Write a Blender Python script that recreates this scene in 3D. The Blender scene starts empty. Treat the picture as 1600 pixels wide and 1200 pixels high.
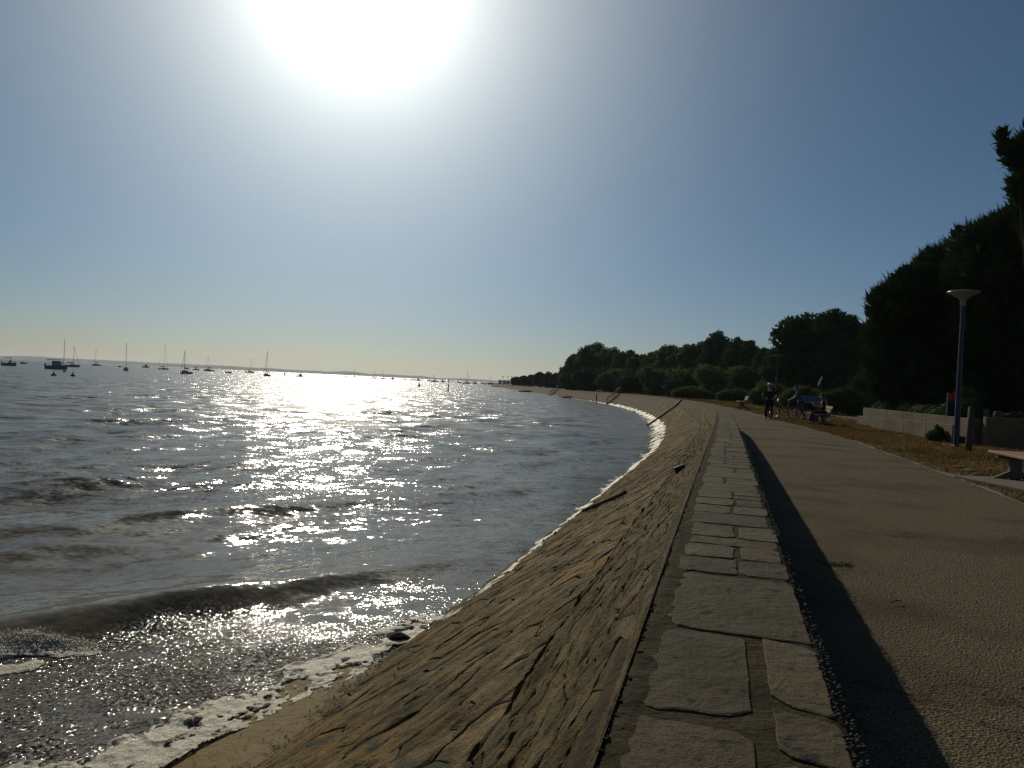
import bpy, bmesh, math, random
import numpy as np
from mathutils import Vector, Matrix
random.seed(7); rng = np.random.default_rng(7)
scene = bpy.context.scene
scene.cycles.use_denoising = True
scene.cycles.denoising_prefilter = 'NONE'
COL = scene.collection
R = math.radians
HAZE = 0.000075

# ---------------------------------------------------------------- camera
EYE = 1.2
ROLL = R(2.72)
cam_d = bpy.data.cameras.new("camera"); cam = bpy.data.objects.new("camera", cam_d); COL.objects.link(cam)
cam_d.sensor_width = 36; cam_d.lens = 27.0; cam_d.clip_start = 0.05; cam_d.clip_end = 30000
right = Vector((math.cos(ROLL), 0, math.sin(ROLL))); up = Vector((-math.sin(ROLL), 0, math.cos(ROLL)))
back = right.cross(up)
m3 = Matrix((right, up, back)).transposed() @ Matrix.Rotation(-math.atan(2/1200.0), 3, 'X')
cam.matrix_world = Matrix.Translation((0, 0, EYE)) @ m3.to_4x4()
scene.camera = cam

# ---------------------------------------------------------------- light
SUN_AZ = R(-12.7)      # from +Y towards +X
SUN_EL = R(27.4)
sun_dir = Vector((math.sin(SUN_AZ)*math.cos(SUN_EL), math.cos(SUN_AZ)*math.cos(SUN_EL), math.sin(SUN_EL)))
world = bpy.data.worlds.new("World"); scene.world = world; world.use_nodes = True
wn = world.node_tree.nodes; wl = world.node_tree.links; wn.clear()
sky = wn.new("ShaderNodeTexSky"); sky.sky_type = 'NISHITA'; sky.sun_disc = False
sky.sun_elevation = SUN_EL; sky.sun_rotation = SUN_AZ; sky.altitude = 0
sky.air_density = 1.0; sky.dust_density = 0.4; sky.ozone_density = 2.0
bg = wn.new("ShaderNodeBackground"); bg.inputs['Strength'].default_value = 0.05
# hazy bright aureole round the sun, added to the sky (depends only on the angle to the sun)
tc = wn.new("ShaderNodeTexCoord")
dot = wn.new("ShaderNodeVectorMath"); dot.operation = 'DOT_PRODUCT'; dot.inputs[1].default_value = sun_dir
wl.new(tc.outputs['Generated'], dot.inputs[0])
cl = wn.new("ShaderNodeMath"); cl.operation = 'MINIMUM'; cl.inputs[1].default_value = 1.0
wl.new(dot.outputs['Value'], cl.inputs[0])
ac = wn.new("ShaderNodeMath"); ac.operation = 'ARCCOSINE'; wl.new(cl.outputs[0], ac.inputs[0])
def gauss(width, amp, power=2.0):
    a = wn.new("ShaderNodeMath"); a.operation = 'DIVIDE'; a.inputs[1].default_value = width; wl.new(ac.outputs[0], a.inputs[0])
    b = wn.new("ShaderNodeMath"); b.operation = 'POWER'; b.inputs[1].default_value = power; wl.new(a.outputs[0], b.inputs[0])
    c = wn.new("ShaderNodeMath"); c.operation = 'MULTIPLY'; c.inputs[1].default_value = -1; wl.new(b.outputs[0], c.inputs[0])
    d = wn.new("ShaderNodeMath"); d.operation = 'EXPONENT'; wl.new(c.outputs[0], d.inputs[0])
    e = wn.new("ShaderNodeMath"); e.operation = 'MULTIPLY'; e.inputs[1].default_value = amp; wl.new(d.outputs[0], e.inputs[0])
    return e
g1 = gauss(R(6.3), 34.0, 1.6); g2 = gauss(R(14.5), 21.0, 1.5)
ad = wn.new("ShaderNodeMath"); ad.operation = 'ADD'; wl.new(g1.outputs[0], ad.inputs[0]); wl.new(g2.outputs[0], ad.inputs[1])
au = wn.new("ShaderNodeMix"); au.data_type = 'RGBA'; au.blend_type = 'ADD'; au.clamp_factor = False
# pale, less orange air low over the horizon
sx = wn.new("ShaderNodeSeparateXYZ"); wl.new(tc.outputs['Generated'], sx.inputs[0])
hr = wn.new("ShaderNodeMapRange"); hr.interpolation_type = 'SMOOTHSTEP'; hr.inputs[1].default_value = 0.0; hr.inputs[2].default_value = 0.34; wl.new(sx.outputs['Z'], hr.inputs[0])
tn = wn.new("ShaderNodeMix"); tn.data_type = 'RGBA'; tn.inputs[6].default_value = (0.65, 0.82, 1.06, 1); tn.inputs[7].default_value = (0.60, 0.82, 0.95, 1); wl.new(hr.outputs[0], tn.inputs[0])
tm = wn.new("ShaderNodeMix"); tm.data_type = 'RGBA'; tm.blend_type = 'MULTIPLY'; tm.inputs[0].default_value = 1.0; wl.new(sky.outputs[0], tm.inputs[6]); wl.new(tn.outputs[2], tm.inputs[7])
wl.new(ad.outputs[0], au.inputs[0]); wl.new(tm.outputs[2], au.inputs[6]); au.inputs[7].default_value = (1.0, 0.985, 0.88, 1)
wl.new(au.outputs[2], bg.inputs['Color'])
wo = wn.new("ShaderNodeOutputWorld"); wl.new(bg.outputs[0], wo.inputs['Surface'])

sun_l = bpy.data.lights.new("sun", 'SUN'); sun_l.energy = 4.2; sun_l.angle = R(0.53); sun_l.color = (1.0, 0.90, 0.74)
sun_o = bpy.data.objects.new("sun", sun_l); COL.objects.link(sun_o)
sun_o.rotation_euler = sun_dir.to_track_quat('Z', 'Y').to_euler()
sun_o.location = (0, 0, 60)
vs = scene.view_settings
vs.view_transform = 'Standard'; vs.look = 'None'; vs.gamma = 1.0; vs.use_curve_mapping = False
vs.exposure = -0.55

# ---------------------------------------------------------------- helpers
def at(px, py, d):
    """point seen at a pixel of the photograph at forward distance d"""
    u = px-800; v = py-600
    a = (u*math.cos(ROLL)+v*math.sin(ROLL))/1200; b = (-u*math.sin(ROLL)+v*math.cos(ROLL)+2)/1200
    return Vector((a*d, d, EYE-b*d))
def at_z(px, py, z):
    u = px-800; v = py-600
    a = (u*math.cos(ROLL)+v*math.sin(ROLL))/1200; b = (-u*math.sin(ROLL)+v*math.cos(ROLL)+2)/1200
    d = (EYE-z)/b
    return Vector((a*d, d, z))

def hash2(ix, iy):
    h = np.sin(ix*127.1+iy*311.7)*43758.5453
    return h-np.floor(h)
def vnoise(x, y):
    x = np.asarray(x, float); y = np.asarray(y, float)
    ix = np.floor(x); iy = np.floor(y); fx = x-ix; fy = y-iy
    fx = fx*fx*(3-2*fx); fy = fy*fy*(3-2*fy)
    return ((hash2(ix, iy)*(1-fx)+hash2(ix+1, iy)*fx)*(1-fy)+(hash2(ix, iy+1)*(1-fx)+hash2(ix+1, iy+1)*fx)*fy)*2-1
def fbm(x, y, o=4):
    r = 0; a = 1; t = 0
    for k in range(o):
        r = r+a*vnoise(np.asarray(x)*2**k+17.3*k, np.asarray(y)*2**k-9.1*k); t += a; a *= .5
    return r/t
def sstep(a, b, x):
    t = np.clip((np.asarray(x, float)-a)/(b-a), 0, 1); return t*t*(3-2*t)

def mesh_np(name, V, F, smooth=True, mat=None, attrs=None):
    V = np.asarray(V, np.float32).reshape(-1, 3); F = np.asarray(F, np.int32)
    me = bpy.data.meshes.new(name)
    k = F.shape[1]
    me.vertices.add(len(V)); me.vertices.foreach_set("co", V.ravel())
    me.loops.add(F.size); me.loops.foreach_set("vertex_index", F.ravel())
    me.polygons.add(len(F)); me.polygons.foreach_set("loop_start", np.arange(0, F.size, k, dtype=np.int32))
    me.polygons.foreach_set("loop_total", np.full(len(F), k, np.int32))
    me.polygons.foreach_set("use_smooth", np.full(len(F), smooth, bool))
    me.update(calc_edges=True); me.validate()
    if attrs:
        for n, a in attrs.items():
            at_ = me.attributes.new(n, 'FLOAT', 'POINT'); at_.data.foreach_set("value", np.asarray(a, np.float32).ravel())
    if mat: me.materials.append(mat)
    return me
def link(name, me, parent=None, mat=None, loc=None):
    o = bpy.data.objects.new(name, me); COL.objects.link(o)
    if mat is not None and me is not None and not me.materials: me.materials.append(mat)
    if parent is not None: o.parent = parent
    if loc is not None: o.location = loc
    return o
def tag(o, label=None, cat=None, group=None, kind=None):
    if label: o['label'] = label
    if cat: o['category'] = cat
    if group: o['group'] = group
    if kind: o['kind'] = kind
    return o
def empty(name, loc=(0, 0, 0), rz=0, label=None, cat=None, group=None):
    o = bpy.data.objects.new(name, None); COL.objects.link(o); o.location = loc; o.rotation_euler = (0, 0, rz)
    o.empty_display_size = .1
    return tag(o, label, cat, group)
def grid_faces(n, m):
    i = np.arange(n-1)[:, None]; j = np.arange(m-1)[None, :]
    a = i*m+j
    return np.stack([a, a+1, a+m+1, a+m], -1).reshape(-1, 4)

class MB:
    """collects simple solids into one mesh"""
    def __init__(s): s.v = []; s.f = []; s.sm = []
    def add(s, V, F, smooth=False):
        o = len(s.v); s.v += [tuple(x) for x in V]; s.f += [tuple(i+o for i in f) for f in F]; s.sm += [smooth]*len(F)
    def box(s, c, d, rot=None, bev=0.0):
        hx, hy, hz = d[0]/2, d[1]/2, d[2]/2
        b = min(bev, hx*.9, hy*.9, hz*.9)
        if b <= 0:
            V = [Vector((x*hx, y*hy, z*hz)) for x in (-1, 1) for y in (-1, 1) for z in (-1, 1)]
            F = [(0, 1, 3, 2), (4, 6, 7, 5), (0, 4, 5, 1), (2, 3, 7, 6), (0, 2, 6, 4), (1, 5, 7, 3)]
        else:
            bm = bmesh.new(); bmesh.ops.create_cube(bm, size=1)
            for v in bm.verts: v.co = Vector((v.co.x*2*hx, v.co.y*2*hy, v.co.z*2*hz))
            bmesh.ops.bevel(bm, geom=bm.edges[:], offset=b, segments=1, affect='EDGES')
            bm.verts.index_update()
            V = [v.co.copy() for v in bm.verts]; F = [tuple(v.index for v in f.verts) for f in bm.faces]; bm.free()
        if rot is not None: V = [rot @ v for v in V]
        s.add([v+Vector(c) for v in V], F)
    def tube(s, pts, rad, seg=8, cap=True, squash=None):
        pts = [Vector(p) for p in pts]
        if not hasattr(rad, '__len__'): rad = [rad]*len(pts)
        n = len(pts); V = []; F = []
        prev = None
        for i, p in enumerate(pts):
            d = (pts[min(i+1, n-1)]-pts[max(i-1, 0)]).normalized()
            if prev is None:
                a = d.orthogonal().normalized()
            else:
                a = (prev-d*prev.dot(d)).normalized()
            prev = a; b = d.cross(a)
            for k in range(seg):
                t = 2*math.pi*k/seg; V.append(p+(a*math.cos(t)+b*math.sin(t))*rad[i])
        for i in range(n-1):
            for k in range(seg):
                F.append((i*seg+k, i*seg+(k+1) % seg, (i+1)*seg+(k+1) % seg, (i+1)*seg+k))
        if cap:
            F.append(tuple(reversed(range(seg)))); F.append(tuple((n-1)*seg+k for k in range(seg)))
        s.add(V, F, True)
    def lathe(s, prof, c=(0, 0, 0), seg=20):
        V = []; F = []
        for r, z in prof:
            for k in range(seg):
                t = 2*math.pi*k/seg; V.append((c[0]+r*math.cos(t), c[1]+r*math.sin(t), c[2]+z))
        for i in range(len(prof)-1):
            for k in range(seg):
                F.append((i*seg+k, i*seg+(k+1) % seg, (i+1)*seg+(k+1) % seg, (i+1)*seg+k))
        s.add(V, F, True)
    def torus(s, c, Rr, r, n=28, m=8, axis='x'):
        V = []; F = []
        for i in range(n):
            t = 2*math.pi*i/n
            for k in range(m):
                q = 2*math.pi*k/m; rr = Rr+r*math.cos(q); h = r*math.sin(q)
                V.append((c[0]+h, c[1]+rr*math.cos(t), c[2]+rr*math.sin(t)))
        for i in range(n):
            for k in range(m):
                F.append((i*m+k, ((i+1) % n)*m+k, ((i+1) % n)*m+(k+1) % m, i*m+(k+1) % m))
        s.add(V, F, True)
    def blob(s, c, r, seg=10, rings=7):
        V = []; F = []
        for i in range(rings+1):
            th = math.pi*i/rings
            for k in range(seg):
                t = 2*math.pi*k/seg
                V.append((c[0]+r[0]*math.sin(th)*math.cos(t), c[1]+r[1]*math.sin(th)*math.sin(t), c[2]+r[2]*math.cos(th)))
        for i in range(rings):
            for k in range(seg):
                F.append((i*seg+k, (i+1)*seg+k, (i+1)*seg+(k+1) % seg, i*seg+(k+1) % seg))
        s.add(V, F, True)
    def build(s, name, mat=None, parent=None, loc=None):
        me = bpy.data.meshes.new(name); me.from_pydata(s.v, [], s.f)
        me.polygons.foreach_set("use_smooth", s.sm); me.update()
        if mat: me.materials.append(mat)
        return link(name, me, parent, None, loc)

# ---------------------------------------------------------------- materials
ALB = dict(slope_stone=1.08, slope_bed=.68, band_stone=.98, cap_slab=.50, mortar=.46, pebble=.36, path=.57, ground=.7, edge_sand=.6, grass=1.05, sand=.52, concrete=.38, concrete_pale=.46, foam=.84, wood_grey=.6, bench_wood=.6, blue_paint=.12, lamp_white=.5, white_paint=.5, hull_white=.6)
def new_mat(name):
    m = bpy.data.materials.new(name); m.use_nodes = True
    return m, m.node_tree.nodes, m.node_tree.links, m.node_tree.nodes['Principled BSDF']
def mat(name, c1, c2=None, scale=4.0, rough=.8, bumps=(), stretch=None, rot=0.0, c3=None, spec=.06, rand=0.0, metal=0.0,
        spots=None, transl=0.0, coord='pos', flecks=None):
    f = ALB.get(name, 1.0)
    sc3 = lambda c: tuple(x*f for x in c) if c is not None else None
    c1, c2, c3 = sc3(c1), sc3(c2), sc3(c3)
    if spots: spots = (spots[0], sc3(spots[1]), *spots[2:])
    m, n, l, b = new_mat(name)
    b.inputs['Roughness'].default_value = rough; b.inputs['Specular IOR Level'].default_value = spec
    b.inputs['Metallic'].default_value = metal
    if coord == 'pos':
        g = n.new('ShaderNodeNewGeometry'); src = g.outputs['Position']
    else:
        g = n.new('ShaderNodeTexCoord'); src = g.outputs['Object']
    if stretch:
        mp = n.new('ShaderNodeMapping'); mp.vector_type = 'TEXTURE'
        mp.inputs['Rotation'].default_value = (0, 0, rot); mp.inputs['Scale'].default_value = stretch
        l.new(src, mp.inputs['Vector']); src2 = mp.outputs['Vector']
    else: src2 = src
    col = None
    if c2 is not None:
        t = n.new('ShaderNodeTexNoise'); t.inputs['Scale'].default_value = scale; t.inputs['Detail'].default_value = 8
        t.inputs['Roughness'].default_value = .65
        l.new(src2, t.inputs['Vector'])
        cr = n.new('ShaderNodeValToRGB'); cr.color_ramp.elements[0].position = .32; cr.color_ramp.elements[1].position = .68
        cr.color_ramp.elements[0].color = (*c1, 1); cr.color_ramp.elements[1].color = (*c2, 1)
        l.new(t.outputs['Fac'], cr.inputs['Fac']); col = cr.outputs['Color']
        if c3 is not None:
            t3 = n.new('ShaderNodeTexNoise'); t3.inputs['Scale'].default_value = scale*.22; t3.inputs['Detail'].default_value = 4
            l.new(src2, t3.inputs['Vector'])
            r3 = n.new('ShaderNodeMapRange'); r3.inputs[1].default_value = .52; r3.inputs[2].default_value = .68
            l.new(t3.outputs['Fac'], r3.inputs[0])
            mx = n.new('ShaderNodeMix'); mx.data_type = 'RGBA'; l.new(r3.outputs[0], mx.inputs[0]); l.new(col, mx.inputs[6])
            mx.inputs[7].default_value = (*c3, 1); col = mx.outputs[2]
        if flecks:
            t5 = n.new('ShaderNodeTexNoise'); t5.inputs['Scale'].default_value = flecks[0]; t5.inputs['Detail'].default_value = 1; l.new(src, t5.inputs['Vector'])
            r5 = n.new('ShaderNodeMapRange'); r5.inputs[1].default_value = .60; r5.inputs[2].default_value = .70; l.new(t5.outputs['Fac'], r5.inputs[0])
            mx = n.new('ShaderNodeMix'); mx.data_type = 'RGBA'; l.new(r5.outputs[0], mx.inputs[0]); l.new(col, mx.inputs[6]); mx.inputs[7].default_value = (*flecks[1], 1); col = mx.outputs[2]
        if spots:
            sc_, c4, lo, hi = spots
            t4 = n.new('ShaderNodeTexNoise'); t4.inputs['Scale'].default_value = sc_; t4.inputs['Detail'].default_value = 3
            l.new(src, t4.inputs['Vector'])
            r4 = n.new('ShaderNodeMapRange'); r4.inputs[1].default_value = lo; r4.inputs[2].default_value = hi
            l.new(t4.outputs['Fac'], r4.inputs[0])
            mx = n.new('ShaderNodeMix'); mx.data_type = 'RGBA'; l.new(r4.outputs[0], mx.inputs[0]); l.new(col, mx.inputs[6])
            mx.inputs[7].default_value = (*c4, 1); col = mx.outputs[2]
    if rand > 0:
        oi = n.new('ShaderNodeObjectInfo'); mr = n.new('ShaderNodeMapRange')
        mr.inputs[3].default_value = 1-rand; mr.inputs[4].default_value = 1+rand
        l.new(oi.outputs['Random'], mr.inputs[0])
        vm = n.new('ShaderNodeVectorMath'); vm.operation = 'SCALE'; l.new(mr.outputs[0], vm.inputs['Scale'])
        if col is not None: l.new(col, vm.inputs[0])
        else: vm.inputs[0].default_value = c1
        col = vm.outputs[0]
    if col is not None: l.new(col, b.inputs['Base Color'])
    else: b.inputs['Base Color'].default_value = (*c1, 1)
    prev = None
    for bp in bumps:
        kind, sc_, dist = bp[:3]; use = bp[3] if len(bp) > 3 else False
        if kind == 'v':
            t = n.new('ShaderNodeTexVoronoi'); t.inputs['Scale'].default_value = sc_; out = t.outputs['Distance']
        else:
            t = n.new('ShaderNodeTexNoise'); t.inputs['Scale'].default_value = sc_; t.inputs['Detail'].default_value = 7
            t.inputs['Roughness'].default_value = .6; out = t.outputs['Fac']
        l.new(src2 if use else src, t.inputs['Vector'])
        bn = n.new('ShaderNodeBump'); bn.inputs['Distance'].default_value = dist; bn.inputs['Strength'].default_value = 1
        l.new(out, bn.inputs['Height'])
        if prev is not None: l.new(prev.outputs[0], bn.inputs['Normal'])
        prev = bn
    if prev is not None: l.new(prev.outputs[0], b.inputs['Normal'])
    if transl > 0:
        tr = n.new('ShaderNodeBsdfTranslucent'); ms = n.new('ShaderNodeMixShader'); ms.inputs[0].default_value = transl
        if col is not None: l.new(col, tr.inputs['Color'])
        else: tr.inputs['Color'].default_value = (*c1, 1)
        l.new(b.outputs[0], ms.inputs[1]); l.new(tr.outputs[0], ms.inputs[2]); l.new(ms.outputs[0], n['Material Output'].inputs['Surface'])
    return m
V1ROT = R(44.4); WROT = R(74.4)
M = {}
M['slope_stone'] = mat('slope_stone', (.085, .064, .034), (.32, .245, .13), 11, .85, [('n', 6, .06, True), ('n', 20, .05, True), ('n', 38, .030), ('n', 120, .012)],
                       (3.2, 1, 1), V1ROT, c3=(.30, .205, .085), spec=.03, rand=.18, spots=(6, (.10, .105, .075), .52, .66))
M['slope_bed'] = mat('slope_bed', (.09, .07, .042), (.22, .165, .10), 9, .9, [('n', 8, .06, True), ('n', 34, .045)], (3, 1, 1), V1ROT)
M['band_stone'] = mat('band_stone', (.085, .072, .038), (.27, .215, .12), 12, .85, [('n', 10, .06, True), ('n', 30, .045, True), ('n', 60, .022), ('n', 150, .010)], (4, 1, 1), WROT,
                      c3=(.17, .155, .07), spec=.03, rand=.18, spots=(14, (.30, .17, .06), .63, .70))
M['cap_slab'] = mat('cap_slab', (.095, .080, .042), (.19, .16, .09), 5, .8, [('n', 9, .012), ('n', 45, .006), ('n', 160, .003)], rand=.24,
                    spots=(22, (.05, .045, .035), .60, .66), c3=(.16, .125, .07), spec=.08)
M['mortar'] = mat('mortar', (.07, .058, .032), (.14, .115, .066), 10, .9, [('n', 14, .02), ('n', 80, .006)], spec=.04)
M['pebble'] = mat('pebble', (.07, .065, .055), (.26, .24, .20), 60, .6)
M['path'] = mat('path', (.105, .083, .049), (.27, .218, .135), 85, .85, [('v', 85, .011), ('n', 190, .004)], spots=(.7, (.145, .12, .07), .50, .66), spec=.04, flecks=(120, (.40, .34, .24)))
M['ground'] = mat('ground', (.10, .075, .045), (.22, .17, .105), 3, .95, [('n', 10, .03), ('n', 60, .01)], c3=(.14, .09, .04))
M['edge_sand'] = mat('edge_sand', (.25, .21, .15), (.42, .37, .28), 14, .95, [('n', 30, .02)])
M['grass'] = mat('grass', (.12, .065, .022), (.24, .15, .05), 1.2, .8, c3=(.07, .085, .03), transl=.25)
M['sand'] = mat('sand', (.27, .19, .07), (.38, .275, .11), 3, .75, [('n', 5, .03), ('n', 60, .004)], spots=(30, (.08, .065, .045), .66, .70), spec=.08)
M['concrete'] = mat('concrete', (.17, .145, .10), (.30, .255, .17), 1.6, .85, [('n', 12, .008), ('n', 90, .003)], c3=(.13, .105, .07), spec=.08)
M['concrete_pale'] = mat('concrete_pale', (.26, .24, .19), (.36, .33, .27), 3, .85, [('n', 40, .004)])
M['concrete_lit'] = mat('concrete_lit', (.12, .085, .045), (.20, .15, .085), 2, .85, [('n', 40, .004)], spec=.03)  # concrete lightened in colour so the shaded facing wall looks lit
M['blue_paint'] = mat('blue_paint', (.02, .045, .20), (.03, .06, .26), 6, .35, spec=.5)
M['lamp_white'] = mat('lamp_white', (.55, .54, .50), rough=.35, spec=.5)
M['wood_grey'] = mat('wood_grey', (.09, .07, .05), (.20, .165, .12), 5, .85, [('n', 20, .01, True)], (1, 1, 9))
M['bench_wood'] = mat('bench_wood', (.30, .19, .12), (.42, .30, .20), 5, .6, [('n', 20, .004, True)], (9, 1, 1))
M['iron'] = mat('iron', (.02, .018, .016), rough=.7, spec=.3)
M['bark'] = mat('bark', (.05, .038, .028), (.12, .09, .065), 6, .95, [('n', 14, .05, True)], (1, 1, 5))
M['leaf_oak'] = mat('leaf_oak', (.032, .060, .026), (.070, .115, .045), .8, .6, transl=.18, coord='obj', spec=0)
M['leaf_light'] = mat('leaf_light', (.055, .100, .036), (.11, .17, .060), .6, .6, transl=.28, coord='obj', spec=0)
M['leaf_pine'] = mat('leaf_pine', (.022, .040, .018), (.050, .075, .030), .7, .6, transl=.10, coord='obj', spec=0)
M['leaf_bush'] = mat('leaf_bush', (.065, .105, .036), (.11, .155, .052), .8, .65, transl=.3, coord='obj', spec=0)
M['leaf_hedge'] = mat('leaf_hedge', (.028, .036, .016), (.065, .068, .034), 2.2, .8, transl=.2, coord='obj', spec=0)
M['foam'] = mat('foam', (.46, .42, .30), (.68, .63, .48), 9, .6, [('n', 160, .004), ('n', 14, .02)], spec=.3, spots=(110, (.20, .17, .11), .60, .66))
def lacy_foam():
    m = M['foam']; n = m.node_tree.nodes; l = m.node_tree.links; b = n['Principled BSDF']; g = n.new('ShaderNodeNewGeometry')
    t = n.new('ShaderNodeTexVoronoi'); t.feature = 'DISTANCE_TO_EDGE'; t.inputs['Scale'].default_value = 38; w = n.new('ShaderNodeTexNoise'); w.inputs['Scale'].default_value = 9; w.inputs['Detail'].default_value = 4
    l.new(g.outputs['Position'], w.inputs['Vector']); mx = n.new('ShaderNodeMix'); mx.data_type = 'RGBA'; mx.blend_type = 'LINEAR_LIGHT'; mx.inputs[0].default_value = .03; l.new(g.outputs['Position'], mx.inputs[6]); l.new(w.outputs['Color'], mx.inputs[7]); l.new(mx.outputs[2], t.inputs['Vector'])
    r = n.new('ShaderNodeMapRange'); r.inputs[1].default_value = .10; r.inputs[2].default_value = .34; r.inputs[3].default_value = 0; r.inputs[4].default_value = 1; l.new(t.outputs['Distance'], r.inputs[0])
    r2_ = n.new('ShaderNodeMapRange'); r2_.inputs[1].default_value = .42; r2_.inputs[2].default_value = .60; r2_.inputs[3].default_value = .08; r2_.inputs[4].default_value = .6; l.new(w.outputs['Fac'], r2_.inputs[0])
    mu = n.new('ShaderNodeMath'); mu.operation = 'MULTIPLY'; l.new(r.outputs[0], mu.inputs[0]); l.new(r2_.outputs[0], mu.inputs[1])
    tr = n.new('ShaderNodeBsdfTransparent'); ms = n.new('ShaderNodeMixShader'); l.new(mu.outputs[0], ms.inputs[0]); l.new(b.outputs[0], ms.inputs[1]); l.new(tr.outputs[0], ms.inputs[2]); l.new(ms.outputs[0], n['Material Output'].inputs['Surface'])
lacy_foam()
M['foam_bead'] = mat('foam_bead', (.55, .52, .42), rough=.35, spec=.4)
M['weed'] = mat('weed', (.03, .028, .016), (.07, .06, .035), 20, .8)
M['hull_white'] = mat('hull_white', (.55, .55, .55), rough=.35, spec=.5)
M['hull_dark'] = mat('hull_dark', (.13, .15, .19), rough=.35, spec=.5)
M['canvas'] = mat('canvas', (.09, .11, .16), rough=.8)
M['glass_dark'] = mat('glass_dark', (.02, .025, .03), rough=.08, spec=.6)
M['alu'] = mat('alu', (.35, .35, .36), rough=.4, metal=.6)
M['yellow_paint'] = mat('yellow_paint', (.5, .40, .15), rough=.5)
M['orange_paint'] = mat('orange_paint', (.65, .18, .03), rough=.5)
M['lamp_grey'] = mat('lamp_grey', (.10, .11, .12), rough=.6)
M['red_paint'] = mat('red_paint', (.45, .03, .02), rough=.5)
M['white_paint'] = mat('white_paint', (.75, .73, .68), rough=.5)
M['rubber'] = mat('rubber', (.02, .02, .02), rough=.8)
M['chrome'] = mat('chrome', (.5, .5, .5), rough=.25, metal=1)
M['skin'] = mat('skin', (.42, .25, .17), rough=.55)
M['cloth_navy'] = mat('cloth_navy', (.012, .015, .03), rough=.9)
M['cloth_slate'] = mat('cloth_slate', (.06, .10, .14), rough=.9)
M['cloth_jeans'] = mat('cloth_jeans', (.05, .075, .13), rough=.9)
M['cloth_brown'] = mat('cloth_brown', (.16, .09, .05), rough=.9)
M['cloth_black'] = mat('cloth_black', (.015, .015, .018), rough=.9)
M['hair_dark'] = mat('hair_dark', (.035, .02, .012), rough=.5)
M['hair_brown'] = mat('hair_brown', (.12, .07, .035), rough=.5)
M['helmet'] = mat('helmet', (.45, .45, .47), rough=.3)
M['panel_blue'] = mat('panel_blue', (.07, .12, .17), (.12, .18, .23), 5, .3, spec=.5)
M['hill'] = mat('hill', (.025, .036, .022), (.05, .06, .035), .01, .95)
M['roof'] = mat('roof', (.22, .10, .06), (.32, .16, .09), 3, .85)
M['render_wall'] = mat('render_wall', (.5, .47, .42), rough=.85)
M['rock'] = mat('rock', (.03, .028, .025), (.08, .07, .055), 3, .8, [('n', 6, .1)])

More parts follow.
